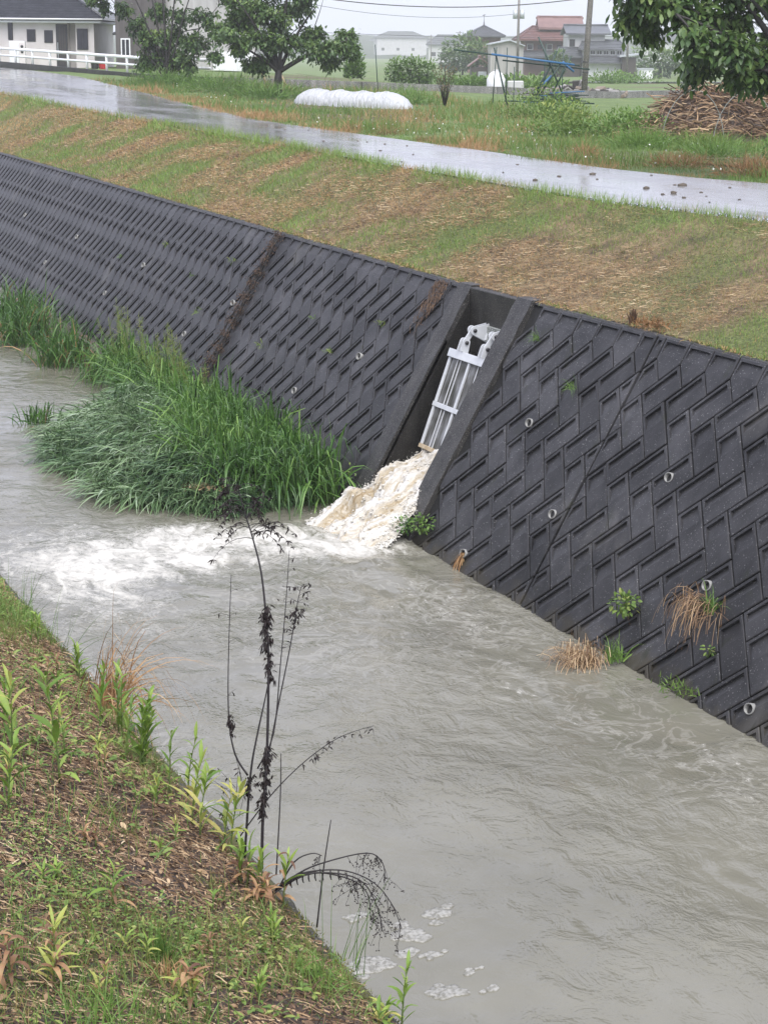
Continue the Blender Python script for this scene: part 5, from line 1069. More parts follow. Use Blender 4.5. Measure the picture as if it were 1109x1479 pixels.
for (px, py, d, r) in ((900, 12, .2, .012), (960, 55, -.5, .014), (1000, -20, .6, .02), (1060, 30, -.4, .02), (1045, 95, .3, .014), (1100, -40, .3, .03), (1090, 130, -.6, .012), (1230, 20, .2, .03), (1290, 70, -.4, .02), (1210, -60, .3, .03)):
    a = P3(px, py, d); lim.append([(.0, 1.1, 0, .085), (a[0] * .30, 1.1 + (a[1] - 1.1) * .45, d * .3, .055), (a[0] * .65, 1.1 + (a[1] - 1.1) * .8, d * .7, .032), (*a, r)])
lobes = [(*P3(px, py)[:2], random.uniform(-.8, .8), R0, de) for (px, py, R0, de) in ((893, 12, .22, .7), (915, 30, .30, .8), (950, 45, .38, 1.1), (905, 62, .28, .8), (935, 75, .30, .9), (975, 20, .42, 1.1), (1000, 60, .45, 1.2), (985, 88, .38, 1.1), (1030, 20, .5, 1.2), (1035, 100, .42, 1.1), (1060, 60, .5, 1.2), (1080, 110, .45, 1.1), (1095, 30, .5, 1.2), (1010, 115, .32, .9), (1000, 130, .25, .7), (1060, 135, .35, .9), (1100, 145, .35, .9), (1015, -15, .5, 1), (1070, -20, .55, 1), (1130, 80, .55, 1), (1160, 30, .6, 1), (1200, 70, .6, 1), (1240, 20, .6, 1), (1180, 120, .5, .9), (1260, 90, .5, .8), (1140, -30, .7, 1))]
tree('broad tree with drooping dark green leaves reaching in from the right', 20.38, 26.46, [(0, -.2, 0, .17), (.03, .4, 0, .14), (.0, .8, 0, .12), (.02, 1.2, 0, .10)], lim, lobes, (.175, .085), 420, 24, 'fruit trees along the road', tint=.60)

# far trees and hedges between the houses
def far_bush(label, x, y, w, h, n=500, L=.5, dep=None, name='far_tree', cat='tree', mat=None, tint=.4, group=None):
    z = float(zfar(x, y)); t = thing(name, label, cat, (x, y, z), RZ, group); dep = dep or w * .6
    MB().tube([(0, 0, -.1), (0, 0, h * .35), (.05 * w, 0, h * .6)], [.05 * h * .5, .04 * h * .5, .02 * h * .5], 6).build('trunk', m_bark, t)
    u = rng.normal(size=(n, 3)); u /= np.linalg.norm(u, axis=1, keepdims=True); rad = rng.random((n, 1)) ** .35
    lump = 1 + .35 * (fbm(u[:, 0] * 2 + x, u[:, 2] * 2 + y, 7)[:, None] - .5) * 2
    P = u * rad * lump * np.array([w / 2, dep / 2, h * .45]) + np.array([0, 0, h * .55])
    D = u + rng.normal(0, .6, (n, 3))
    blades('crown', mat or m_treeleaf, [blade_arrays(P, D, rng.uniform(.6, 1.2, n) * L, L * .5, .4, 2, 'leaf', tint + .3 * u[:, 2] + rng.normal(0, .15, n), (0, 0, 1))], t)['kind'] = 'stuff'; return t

# ================================================================== BUILDING MATERIALS
m_wallw = M_noise('pinkish_render', [(0.3, (0.60, 0.56, 0.55)), (0.7, (0.68, 0.64, 0.63))], 1.2, 4, .8, .05, 40)
m_white = M_plain('white_paint', (0.72, 0.73, 0.74), .45, 0, .05)
m_rail = M_plain('white_rail_paint', (0.78, 0.79, 0.80), .35, 0, .05)
m_tile = M_noise('dark_roof_tile', [(0.3, (0.018, 0.02, 0.026)), (0.7, (0.04, 0.043, 0.052))], 2, 4, .18, .1, 10)
m_tilegrey = M_noise('grey_roof_tile', [(0.3, (0.06, 0.065, 0.075)), (0.7, (0.11, 0.115, 0.125))], 1, 4, .4, .1, 6)
m_tilered = M_noise('red_roof_tile', [(0.3, (0.10, 0.045, 0.040)), (0.7, (0.165, 0.078, 0.07))], 1, 4, .5, .1, 6)
m_tilepink = M_noise('faded_red_tile', [(0.3, (0.15, 0.085, 0.078)), (0.7, (0.22, 0.13, 0.118))], 1, 4, .5, .1, 6)
m_brownwall = M_noise('brown_timber_wall', [(0.3, (0.14, 0.085, 0.075)), (0.7, (0.22, 0.145, 0.13))], .8, 4, .7)
m_plaster = M_plain('grey_white_plaster', (0.50, 0.50, 0.50), .8, 0, .1, .8)
m_beige = M_noise('beige_sheet_metal', [(0.3, (0.30, 0.29, 0.27)), (0.7, (0.40, 0.39, 0.37))], .7, 4, .5, stretch=(8, 8, .4))
m_sheet = M_noise('grey_sheet_siding', [(0.3, (0.33, 0.32, 0.31)), (0.7, (0.46, 0.45, 0.44))], .6, 5, .5, stretch=(5, 5, .5))
m_dsheet = M_noise('dark_brown_siding', [(0.3, (0.055, 0.048, 0.045)), (0.7, (0.10, 0.09, 0.085))], .8, 4, .5, stretch=(6, 6, .4))
m_glass = M_plain('dark_window_glass', (0.02, 0.022, 0.026), .08, 0, .1); m_dark = M_plain('dark_frame', (0.03, 0.03, 0.033), .45)
m_timber = M_plain('dark_timber', (0.06, 0.05, 0.045), .6, 0, .2)
m_roofmetal = M_plain('pale_metal_roof', (0.45, 0.48, 0.50), .35, .2, .1)
m_redplastic = M_plain('red_plastic', (0.45, 0.03, 0.04), .4)
m_pole = M_concrete('pole_concrete', (.10, .095, .085), (.20, .185, .165), .5, .6, 1.5)

def window(par, x0, x1, z0, z1, y, frame, fw=.05, mull=0, name='window'):
    """opening unit on a wall facing -y at plane y"""
    w = MB().bbox(x0, x1, y - .05, y - .003, z0, z1, .008).build(name, frame, par)
    MB().box(x0 + fw, x1 - fw, y - .056, y - .0505, z0 + fw, z1 - fw).build('pane', m_glass, w)
    for k in range(mull): xm = x0 + (x1 - x0) * (k + 1) / (mull + 1); MB().box(xm - fw * .35, xm + fw * .35, y - .066, y - .0565, z0 + fw, z1 - fw).build('mullion', frame, w)
    return w
def hip_roof(par, x0, x1, y0, y1, ze, zr_, ridge0, ridge1, mat, courses=10, th=.05, eave=.10, name='roof', yr=None):
    """stepped tile courses up to a ridge from (ridge0,yr) to (ridge1,yr)"""
    mb = MB(); ym = (y0 + y1) / 2 if yr is None else yr; c = courses
    ring = lambda t, dz: [(x0 + (ridge0 - x0) * t, y0 + (ym - y0) * t, ze + (zr_ - ze) * t + dz), (x1 + (ridge1 - x1) * t, y0 + (ym - y0) * t, ze + (zr_ - ze) * t + dz), (x1 + (ridge1 - x1) * t, y1 + (ym - y1) * t, ze + (zr_ - ze) * t + dz), (x0 + (ridge0 - x0) * t, y1 + (ym - y1) * t, ze + (zr_ - ze) * t + dz)]
    V = ring(0, -eave); F = [(3, 2, 1, 0)]; prev = 0
    for k in range(c):
        for t, dz in ((k / c, th), ((k + 1) / c, 0.0)):
            b = len(V); V += ring(t, dz)
            F += [(prev + i, prev + (i + 1) % 4, b + (i + 1) % 4, b + i) for i in range(4)]; prev = b
    F.append((prev, prev + 1, prev + 2, prev + 3))
    o = mb.add(V, F).build(name, mat, par)
    r = MB(); r.tube([(ridge0 - .05, ym, zr_ + .04), (ridge1 + .05, ym, zr_ + .04)], .11 * (1 if th < .1 else 1.6), 8)
    for (cx_, cy_, rx) in ((x0, y0, ridge0), (x1, y0, ridge1), (x0, y1, ridge0), (x1, y1, ridge1)): r.tube([(cx_, cy_, ze + .05), (rx, ym, zr_ + .05)], .08 * (1 if th < .1 else 1.6), 6)
    r.build('ridge_cap', mat, o); return o
def gable_roof(par, x0, x1, y0, y1, ze, zr_, mat, axis='x', th=.12, name='roof'):
    mb = MB()
    if axis == 'x': ym = (y0 + y1) / 2; mb.prism([(y0, ze), (ym, zr_), (y1, ze), (y1, ze + th), (ym, zr_ + th), (y0, ze + th)], x0, x1, 'x')
    else: xm = (x0 + x1) / 2; mb.prism([(x0, ze), (xm, zr_), (x1, ze), (x1, ze + th), (xm, zr_ + th), (x0, ze + th)], y0, y1, 'y')
    o = mb.build(name, mat, par)
    r = MB(); r.tube([((x0, (y0 + y1) / 2, zr_ + th + .06) if axis == 'x' else ((x0 + x1) / 2, y0, zr_ + th + .06)), ((x1, (y0 + y1) / 2, zr_ + th + .06) if axis == 'x' else ((x0 + x1) / 2, y1, zr_ + th + .06))], .14, 8); r.build('ridge_cap', mat, o); return o

# ---------------- left house
H1 = thing('bungalow', 'pale pink rendered bungalow with dark tiled hip roof at the far left', 'house', (30.70, 108.32, 5.0), RZ)
S1 = 24.1; hx = lambda px: (px - 137) / S1; hz = lambda py: (97 - py) / S1
MB().bbox(-11, hx(99), 0, 8, -.6, 2.75, .02).build('wall', m_wallw, H1); MB().bbox(hx(99), hx(111), .9, 8, -.6, 2.75, .02).build('porch_wall', m_wallw, H1); MB().bbox(hx(111), 0, 0.0, 8, -.6, 2.748, .02).build('wall', m_wallw, H1)
MB().bbox(hx(132), hx(138), -.12, 0, -.6, 2.70, .01).build('pilaster', m_wallw, H1)
d_ = MB().bbox(hx(83), hx(99.5), -.06, -.003, .05, 2.55, .01).build('door', m_dark, H1); MB().bbox(hx(85), hx(86), -.13, -.061, .6, 1.5, .005).build('handle', m_roofmetal, d_)
for k in range(3): MB().box(hx(88 + 3.4 * k), hx(89.3 + 3.4 * k), -.075, -.0605, .2, 2.4).build('panel_rib', m_timber, d_)
window(H1, hx(14), hx(21), hz(58), hz(30), 0, m_dark, .05); window(H1, hx(41), hx(53.5), hz(60), hz(43), 0, m_dark, .05); window(H1, hx(66), hx(78.5), hz(61.5), hz(44), 0, m_dark, .05); window(H1, hx(113), hx(129), hz(71), hz(41.5), 0, m_dark, .05, 1); window(H1, hx(-30), hx(-12), hz(71), hz(41.5), 0, m_dark, .05, 1)
MB().bbox(-11.4, .55, -.62, 8.6, 2.62, 2.75, .02).build('eave_soffit', m_white, H1)
hip_roof(H1, -11.8, .72, -.75, 8.75, 2.86, 5.15, -8.3, -3.1, m_tile, 15, .085, .06)
MB().tube([(-11.7, -.80, 2.83), (.7, -.80, 2.83)], .05, 8).build('gutter', m_white, H1)
sb = thing('utility_cabinet', 'white outdoor cabinet with round dark vents before the bungalow', 'cabinet', tuple(Vector((30.70, 108.32, 4.8)) + RR * hx(36) - FF * 1.6), RZ)
MB().bbox(-.50, .38, -.3, .3, -.4, 1.75, .02).build('cabinet_body', m_white, sb); MB().bbox(.10, .46, -.42, -.302, .0, 1.70, .02).build('side_box', m_wallw, sb)
for zc in (1.45, 1.15, .1): MB().tube([(.28, -.425, zc), (.28, -.45, zc)], .085, 14).build('vent', m_dark, sb)
# carport
cp = thing('carport', 'flat roofed carport between the bungalow and the grey building', 'carport', tuple(Vector((30.70, 108.32, 4.9)) + RR * .9 + FF * 1.5), RZ)
MB().prism([(0.0, 2.05), (1.4, 2.55), (3.4, 2.60), (3.4, 2.72), (1.3, 2.70), (0, 2.2)], 0, 4.5).build('roof', m_tilegrey, cp)
for (x, y) in ((.25, .2), (3.2, .2), (.25, 4.2), (3.2, 4.2)): MB().bbox(x - .06, x + .06, y - .06, y + .06, -.8, 2.2, .01).build('post', m_white, cp)
for (px, lbl, m_, w) in ((172, 'red plastic tub behind the white railing', m_redplastic, .5), (160, 'dark planter behind the white railing', m_dark, .4)):
    p = Vector((30.7, 108.32, 4.75)) + RR * hx(px) - FF * 6; mb = MB(); n = 14
    mb.tube([p, p + Vector((0, 0, .45)), p + Vector((0, 0, .62)), p + Vector((0, 0, .66))], [w * .42, w * .5, w * .55, w * .6], n); o = mb.build('tub', m_, None); tag(o, lbl, 'tub')

# ---------------- grey building behind the left tree
GBL = Vector((31.04, 104.73, 4.9))
gbd = thing('grey_building', 'grey metal clad building with dark entrance block behind the bushy tree', 'building', tuple(GBL), RZ)
MB().bbox(0, 2.9, -.4, 6, -.6, 6.2, .03).build('dark_block', m_dsheet, gbd)
MB().prism([(2.9, -.6), (8.1, -.6), (8.1, 3.9), (2.9, 5.6)], 0.0, 7.5).build('wall', m_sheet, gbd)
MB().bbox(5.6, 8.1, -.06, -.003, -.6, 1.15, .01).build('white_panel', m_white, gbd)
for k in range(11): MB().box(3.0 + .46 * k, 3.03 + .46 * k, -.03, -.001, 1.2, 3.9).build('seam', m_sheet, gbd)
MB().prism([(2.7, 5.62), (8.4, 3.76), (8.4, 3.92), (2.7, 5.80)], -.35, 7.8).build('roof', m_roofmetal, gbd)
MB().bbox(-.15, 3.05, -.55, 6.1, 6.2, 6.35, .02).build('parapet', m_dark, gbd)
window(gbd, .30, .85, .75, 1.85, -.4, m_white, .07, 1); w = window(gbd, 6.95, 7.45, .75, 1.75, -.06, m_white, .06); MB().bbox(7.02, 7.42, -.12, -.061, -.5, .70, .01).build('door', m_white, gbd)

# ---------------- guard railing and low concrete walls
def seg_box(mb, a, b, w, z0a, z0b, h, off=0):
    a = Vector(a); b = Vector(b); d = (b - a).normalized(); n = Vector((-d.y, d.x, 0)) * w * .5
    v = [Vector((p.x, p.y, z)) + s * n for p, zl in ((a, (z0a - .5, z0a + h)), (b, (z0b - .5, z0b + h))) for z in zl for s in (-1, 1)]
    mb.add(v, [(0, 1, 3, 2), (4, 6, 7, 5), (0, 4, 5, 1), (2, 3, 7, 6), (0, 2, 6, 4), (1, 5, 7, 3)])
lw = thing('low_wall', 'low dark concrete wall under the white railing beside the road', 'wall')
gp = [(21.4, 116, 0), (23.67, 102.6, 0), (26.72, 85.0, 0), (28.2, 77.9, 0)]
gz = [5.0, 5.05, 4.62, 4.58]; gh = [.30, .35, .42, .38]
mb = MB()
for i in range(3): seg_box(mb, gp[i], gp[i + 1], .18, gz[i], gz[i + 1], .38)
mb.build('wall_body', m_conc_dark, lw)
lw2 = thing('irrigation_wall', 'long low concrete irrigation channel wall crossing the field', 'wall')
mb = MB(); q = [(28.2, 77.9), (33.2, 74.6), (40, 74.8), (48.5, 78.5), (58, 83), (80, 94), (120, 112)]
for i in range(len(q) - 1): seg_box(mb, (*q[i], 0), (*q[i + 1], 0), .22, float(zfar(*q[i])) - .02, float(zfar(*q[i + 1])) - .02, .34)
mb.build('wall_body', m_conc, lw2)
gr = thing('guard_railing', 'white two pipe guard railing on the low wall before the bungalow', 'railing')
A = [Vector((21.4, 116, 5.35)), Vector((23.67, 102.6, 5.40)), Vector((26.72, 85.0, 5.00)), Vector((27.9, 79.5, 4.96))]
post_me = MB().tube([(0, 0, -.05), (0, 0, .78)], .065, 8).mesh('post', m_rail)
L_ = 0
for i in range(3):
    n = int((A[i + 1] - A[i]).length / 2.0)
    for k in range(n): link('post', post_me, gr, A[i].lerp(A[i + 1], k / n))
for hgt, r in ((.74, .075), (.38, .06)): MB().tube([a + Vector((0, 0, hgt)) for a in A], r, 8).build('rail', m_rail, gr)
for (r0, r1, lbl) in (((29.2, 76.6, 0, ), (28.9, 76.9), 'tan timber stake leaning at the end of the low wall'), ((30.0, 76.2, 0), (29.9, 76.4), 'second tan timber stake leaning beside the low wall')):
    z = float(zfar(r0[0], r0[1])); tag(MB().tube([(r0[0] + .35, r0[1], z - .1), (r0[0] - .1, r0[1] + .2, z + 1.25 if 'second' not in lbl else z + .9)], .05, 6).build('timber_stake', M_plain('tan_timber', (.42, .33, .20), .7)), lbl, 'stake')

# ---------------- white vegetable tunnel
def M_film():
    m, n, b = nodes('white_row_cover'); v = coords(n, 'Object', (5, 5, .6)); t = noise(n, 2.0, 4, .6, v); b.inputs['Base Color'].default_value = (.46, .475, .49, 1); b.inputs['Roughness'].default_value = .4
    bump(n, b, t.outputs['Fac'], .9, .10); return m
m_film = M_film()
ta, tb = Vector((25.3, 62.6, 0)), Vector((27.6, 57.9, 0)); n = 64; m_ = 16; v = []; f = []; ax = (tb - ta); L_ = ax.length; ad = ax.normalized(); sdv = Vector((-ad.y, ad.x, 0))
tun = thing('row_cover_tunnel', 'white plastic vegetable tunnel with hooped ridges beside the cherry tree', 'crop tunnel')
for i in range(n + 1):
    t = i / n; hoop = abs(math.cos(math.pi * t * 5)) ** .6; endf = min(1, min(t, 1 - t) * 9) ** .5; r = (.50 + .075 * hoop + .018 * math.sin(i * 2.7)) * (.05 + .95 * endf); w = .52 * (.25 + .75 * endf) + .03 * math.sin(i * 2.1)
    c = ta + ax * t; z = float(zfar(c.x, c.y)) - .02
    for k in range(m_ + 1):
        a = math.pi * k / m_; v.append(c + sdv * (w * math.cos(a) * (1 + .07 * math.sin(i * 1.9 + .6 * k))) + Vector((0, 0, z + r * math.sin(a) ** .8)))
for i in range(n):
    for k in range(m_): f.append((i * (m_ + 1) + k, i * (m_ + 1) + k + 1, (i + 1) * (m_ + 1) + k + 1, (i + 1) * (m_ + 1) + k))
MB().add(v, f, True).build('cover_sheet', m_film, tun)
for i in range(1, 5):
    c = ta + ax * (i / 5); z = float(zfar(c.x, c.y)); pts = [c + sdv * (.50 * math.cos(math.pi * k / 10)) + Vector((0, 0, z + .585 * math.sin(math.pi * k / 10) ** .8)) for k in range(11)]
    MB().tube(pts, .008, 5).build('hoop', m_white, tun)

# ---------------- garden stakes and the pole heap
m_gpole = M_plain('dark_green_pole', (.018, .045, .035), .4, 0, .2); m_bpole = M_plain('blue_pole', (.03, .12, .26), .4, 0, .15); m_bamboo = M_plain('old_bamboo', (.13, .10, .06), .6, 0, .2)
def survey(px, py, D):
    """world point at a surveyed bearing (px, py) from the photographer and true distance D in metres"""
    c = ((px - 554.5) / 2600.0 * D, (py - 739.5) / 2600.0 * D, D)
    return Vector([sum(CAM_R[i][j] * c[j] for j in range(3)) for i in range(3)]) + Vector((0, 0, 6.2))
for k, (x, y, h, lean, lbl) in enumerate(((32.38, 71.0, 2.0, -.15, 'leaning dark garden stake left of the bushy hedge'), (33.5, 67, 1.2, 0, 'short stake before the hedge'), (32.76, 61.5, 2.15, .12, 'tall green stake at the left of the pole heap'), (36.0, 66.4, 2.15, 0, 'second green stake by the pole heap'), (34.6, 63.2, 1.45, 0, 'third shorter green stake by the pole heap'), (35.5, 62.5, 2.35, .06, 'tall stake tied with white cord above the pole heap'), (37.8, 65.0, 2.2, 0, 'rightmost upright stake by the pole heap'))):
    z = float(zfar(x, y)); mb = MB(); mb.tube([(x, y, z - .2), (x + lean * .91, y - lean * .42, z + h)], .022, 6); o = mb.build('garden_stake', m_gpole); tag(o, lbl, 'stake', 'upright stakes in the vegetable plot')
hp = thing('pole_heap', 'heap of green and blue garden poles piled on a crossed stake stand', 'pole heap', (31.8, 55.4, float(zfar(31.8, 55.4))), RZ)
mb = MB()
for k in range(6): a = k * 1.05; mb.tube([(.5 * math.cos(a), .35 * math.sin(a), -.1), (-.1 * math.cos(a), -.1 * math.sin(a), .75)], .03, 6)
mb.build('stand', m_timber, hp)
for k in range(34):
    L = random.uniform(.7, 1.7); cx_ = random.uniform(-.3, .6); a = random.gauss(0, .18); z = random.uniform(.34, .70); y = random.uniform(-.35, .35)
    MB().tube([(cx_ - L / 2 * math.cos(a), y - L / 2 * math.sin(a) * .6, z + random.gauss(0, .05)), (cx_ + L / 2 * math.cos(a), y + L / 2 * math.sin(a) * .6, z + random.gauss(0, .05))], .020, 6).build('pole', random.choice([m_gpole, m_gpole, m_gpole, m_timber, m_bpole]), hp)
for (a, b_, m_) in (((-3.4, -.1, 2.12), (.95, .05, 1.62), m_gpole), ((-2.1, -.15, 1.98), (.76, 0, 1.65), m_bpole), ((-1.7, .1, 1.78), (1.3, .15, 1.5), m_gpole), ((-.5, 0, .6), (.17, .2, 2.1), m_gpole), ((-.62, 0, .6), (.05, .2, 1.75), m_gpole), ((-.6, .1, .67), (0, .1, 1.28), m_bpole), ((-.5, 0, 2.57), (.43, .1, .6), m_gpole), ((.64, 0, 1.92), (0, .1, .6), m_gpole), ((-2.0, 0, 2.2), (-1.43, 0, .0), m_gpole), ((.35, 0, 1.75), (.75, 0, 1.42), m_bpole), ((-1.6, .1, .42), (1.5, .1, .36), m_gpole), ((-.4, .1, .62), (.3, .0, 1.7), m_gpole)):
    MB().tube([a, b_], .040 if m_ is m_bpole else .030, 6).build('pole', m_, hp)

# ---------------- brush pile
bp = thing('brush_pile', 'big brown heap of cut branches and stalks beyond the road on the right', 'brush pile', (27.9, 39.2, float(zfar(27.9, 39.2))), RZ)
def pile_h(x, y): return 1.25 * math.exp(-((x + .9) / 1.3) ** 2 - (y / 1.2) ** 2) + 1.05 * math.exp(-((x - 1.5) / 1.5) ** 2 - (y / 1.2) ** 2)
N = 40; xs_ = np.linspace(-3.4, 4.2, N); ys_ = np.linspace(-2, 2, 24); v = [(x, y, pile_h(x, y) - .12 + random.gauss(0, .03)) for x in xs_ for y in ys_]; f = [(i * 24 + j, i * 24 + j + 1, (i + 1) * 24 + j + 1, (i + 1) * 24 + j) for i in range(N - 1) for j in range(23)]
MB().add(v, f, True).build('pile_core', m_soil, bp)
bmesh_ = []
m_branch = [M_plain('cut_branch_' + n_, c, .7, 0, .25) for n_, c in (('tan', (.26, .18, .11)), ('brown', (.10, .065, .045)), ('dark', (.035, .025, .022)), ('grey', (.16, .13, .11)))]
for k in range(10):
    L = random.uniform(.5, 1.4); r = random.uniform(.010, .028); pts = [(L * (t - .5), .06 * L * math.sin(3 * t + k), .05 * L * math.sin(5 * t + k)) for t in np.linspace(0, 1, 5)]
    bmesh_.append(MB().tube(pts, [r, r * .95, r * .9, r * .8, r * .6], 6).mesh('branch', m_branch[k % 4]))
for k in range(190):
    x = random.uniform(-2.6, 3.4); y = random.uniform(-1.4, .9); o = link('branch', random.choice(bmesh_), bp); o.location = (x, y, pile_h(x, y) - .05 + random.uniform(0, .12)); sl = (pile_h(x + .1, y) - pile_h(x - .1, y)) / .2
    o.rotation_euler = (random.gauss(0, .3), -math.atan(sl) + random.gauss(0, .35), random.gauss(0, .7))
n = 5200; x = rng.uniform(-2.9, 3.6, n); y = rng.uniform(-1.6, 1.0, n); z = np.array([pile_h(a, b_) for a, b_ in zip(x, y)]) + rng.uniform(-.08, .10, n)
az = rng.normal(0, .8, n) + np.where(rng.random(n) < .5, 0, math.pi); V, Q, T = blade_arrays(np.stack([x, y, z], 1), np.stack([np.cos(az), np.sin(az), rng.normal(0, .35, n)], 1), rng.uniform(.15, .6, n), rng.uniform(.012, .03, n), .5, 2, 'stick', rng.beta(1.5, 2.6, n))
link('twigs', quadmesh('twigs', V, Q, m_straw, True, {'tint': T}), bp)['kind'] = 'stuff'
m_hoop = M_plain('grey_hoop', (.25, .27, .25), .5)
for k, (x, lbl) in enumerate(((24.9, 'left grey garden hoop before the brush pile'), (25.6, 'right grey garden hoop before the brush pile'))):
    y = 36.6 - 1.1 * k; z = float(zfar(x, y)); pts = [Vector((x, y, z - .05)) + RR * (.75 * math.cos(math.pi * q / 14)) + Vector((0, 0, 1.35 * math.sin(math.pi * q / 14))) for q in range(15)]; tag(MB().tube(pts, .009, 5).build('garden_hoop', m_hoop), lbl, 'hoop')
# puddle / sheet patch by the road at the right
pd = MB(); pts = [(21.9 + .9 * math.cos(a), 30.4 + 1.3 * math.sin(a)) for a in np.linspace(0, 6.283, 18)[:-1]]; pd.add([(x, y, float(zfar(21.9, 30.4)) + .05) for x, y in pts], [tuple(range(17))]); o = pd.build('puddle', m_glassw if False else M_plain('puddle_water', (.10, .10, .09), .05)); tag(o, 'shining puddle among the weeds right of the road', kind='structure')

# ---------------- weeds and bushes beyond the road
def weed_bush(label, x, y, w, h, n, L, mat, tint, prof='leaf', cat='bush', wd=.4, dep=None):
    z = float(zfar(x, y)); u = rng.normal(size=(n, 3)); u /= np.linalg.norm(u, axis=1, keepdims=True); u[:, 2] = np.abs(u[:, 2]); rad = rng.random((n, 1)) ** .45
    lump = 1 + .5 * (fbm(u[:, 0] * 2.3 + x, u[:, 1] * 2.3 + y, 9)[:, None] - .5) * 2
    P = u * rad * lump * np.array([w / 2, (dep or w) / 2, h]); D = u * .7 + rng.normal(0, .5, (n, 3)) + np.array([0, 0, .5])
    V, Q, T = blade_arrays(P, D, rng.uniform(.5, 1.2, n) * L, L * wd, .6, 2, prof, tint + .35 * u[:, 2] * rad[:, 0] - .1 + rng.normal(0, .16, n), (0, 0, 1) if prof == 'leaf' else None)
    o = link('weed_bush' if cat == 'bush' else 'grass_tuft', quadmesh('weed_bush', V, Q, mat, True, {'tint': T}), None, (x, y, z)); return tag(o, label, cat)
weed_bush('pale flowering bush below the pole heap', 29.4, 52.2, 2.6, .95, 1500, .11, m_clover, .45)
weed_bush('dark green leafy bush under the pole heap', 30.6, 52.6, 1.8, .85, 900, .12, m_green, .35)
weed_bush('yellow green leafy bush beside the road, left of the tall grass', 24.6, 41.8, 2.4, .95, 1700, .12, m_clover, .55)
weed_bush('broad green weed bush beside the road right of the yellow bush', 25.2, 40.0, 2.4, .85, 1700, .12, m_green, .5)
weed_bush('upright green grass clump beside the road near the brush pile', 23.4, 36.4, 1.8, .32, 1100, .42, m_green, .6, 'grass', 'grass', .03)
weed_bush('tall yellow green weed clump in front of the brush pile', 24.2, 35.0, 1.8, .28, 900, .32, m_clover, .45, 'grass', 'grass', .05)
weed_bush('leafy potato-like plants left of the brush pile', 26.6, 41.6, 1.4, .7, 800, .13, m_green, .3)
weed_bush('green weeds before the hoops at the right', 22.8, 32.6, 1.8, .28, 700, .28, m_green, .45, 'grass', 'grass', .05)
weed_bush('leafy weeds growing at the right frame edge', 23.2, 30.6, 1.6, .8, 800, .11, m_green, .5)
weed_bush('dry orange brown grass clump at the road edge on the right', 19.9, 26.9, 2.0, .28, 1100, .28, m_dry, .3, 'grass', 'dry grass', .035)
weed_bush('dry orange grass beside the road below the hoops', 20.0, 29.8, 1.6, .22, 700, .24, m_dry, .35, 'grass', 'dry grass', .035)
weed_bush('small dry brown tuft at the road edge, middle one', 19.8, 33.0, .9, .28, 420, .26, m_dry, .3, 'grass', 'dry grass', .035)
weed_bush('rusty brown tuft at the road edge below the white tunnel', 20.1, 43.6, .8, .18, 300, .16, m_dry, .0, 'grass', 'dry grass', .04)
weed_bush('second rusty brown tuft at the road edge, left one', 19.9, 45.3, .7, .18, 300, .16, m_dry, .0, 'grass', 'dry grass', .04)
weed_bush('third rusty brown tuft at the road edge, rightmost of the three', 19.7, 40.4, .7, .15, 260, .16, m_dry, .05, 'grass', 'dry grass', .04)
weed_bush('tall grass at the foot of the bushy tree', 25.0, 76.8, 3.4, .55, 900, .45, m_green, .4, 'grass', 'grass', .06)
weed_bush('tall grass at the foot of the cherry tree', 25.2, 65.2, 3.6, .5, 900, .42, m_green, .4, 'grass', 'grass', .06)
weed_bush('grass clump between the two fruit trees', 25.4, 71.0, 3.4, .6, 900, .5, m_green, .5, 'grass', 'grass', .05)
weed_bush('shrubby weeds behind the white tunnel', 29.4, 61.5, 2.2, .55, 700, .35, m_green, .5, 'grass', 'grass', .05)
sp_ = thing('sapling', 'thin sapling with reddish young leaves right of the white tunnel', 'sapling', (29.9, 59.77, float(zfar(29.9, 59.77))))
for k in range(9):
    a = k * .7; L = random.uniform(.9, 1.55); MB().tube([(0, 0, -.05), (.15 * math.cos(a), .15 * math.sin(a), L * .5), (.38 * math.cos(a), .38 * math.sin(a), L)], [.022, .014, .005], 5).build('stem', m_bark, sp_)
n = 330; q = rng.random(n); a = rng.integers(0, 9, n) * .7; P = np.stack([.36 * q * np.cos(a) + rng.normal(0, .10, n), .36 * q * np.sin(a) + rng.normal(0, .10, n), .45 + .95 * q + rng.normal(0, .1, n)], 1)
blades('foliage', M_tint('reddish_leaf', [(0, (.05, .075, .02)), (.5, (.12, .13, .05)), (1, (.24, .15, .10))], .5, .3), [blade_arrays(P, rdir(n, 1), .09, .04, .4, 2, 'leaf')], sp_)['kind'] = 'stuff'

# ---------------- mud clods on the road
m_mud = M_noise('mud', [(.3, (.05, .04, .028)), (.7, (.13, .105, .075))], 20, 5, .6, .6, 40, .01)
def clod_mesh(sd_):
    r_ = random.Random(sd_); v = []
    for q in iv: k = 1 + r_.uniform(-.28, .28); v.append((q.x * k, q.y * k, max(-.25, q.z * k * .55)))
    return MB().add(v, ifc, True).mesh('mud_clod', m_mud)
cm = [clod_mesh(k) for k in range(6)]
clods = [(16.6, 24.6, .085, 'largest mud clod on the road near the right frame edge'), (15.7, 24.3, .065, 'dark mud clod in the road left of the largest clod'), (15.55, 23.3, .07, 'flattish mud clod nearest the canal on the right of the road'), (16.6, 27.4, .07, 'flat mud clod near the far road edge at the right'), (14.9, 26.4, .06, 'rounded mud clod in the middle of the road')]
for k in range(34):
    y = 20 * (52 / 20.) ** random.random(); x = float(Xn(y)) + (float(Xf(y)) - float(Xn(y))) * random.uniform(.12, .92); clods.append((x, y, random.uniform(.02, .042), 'small dark mud clod scattered on the wet road'))
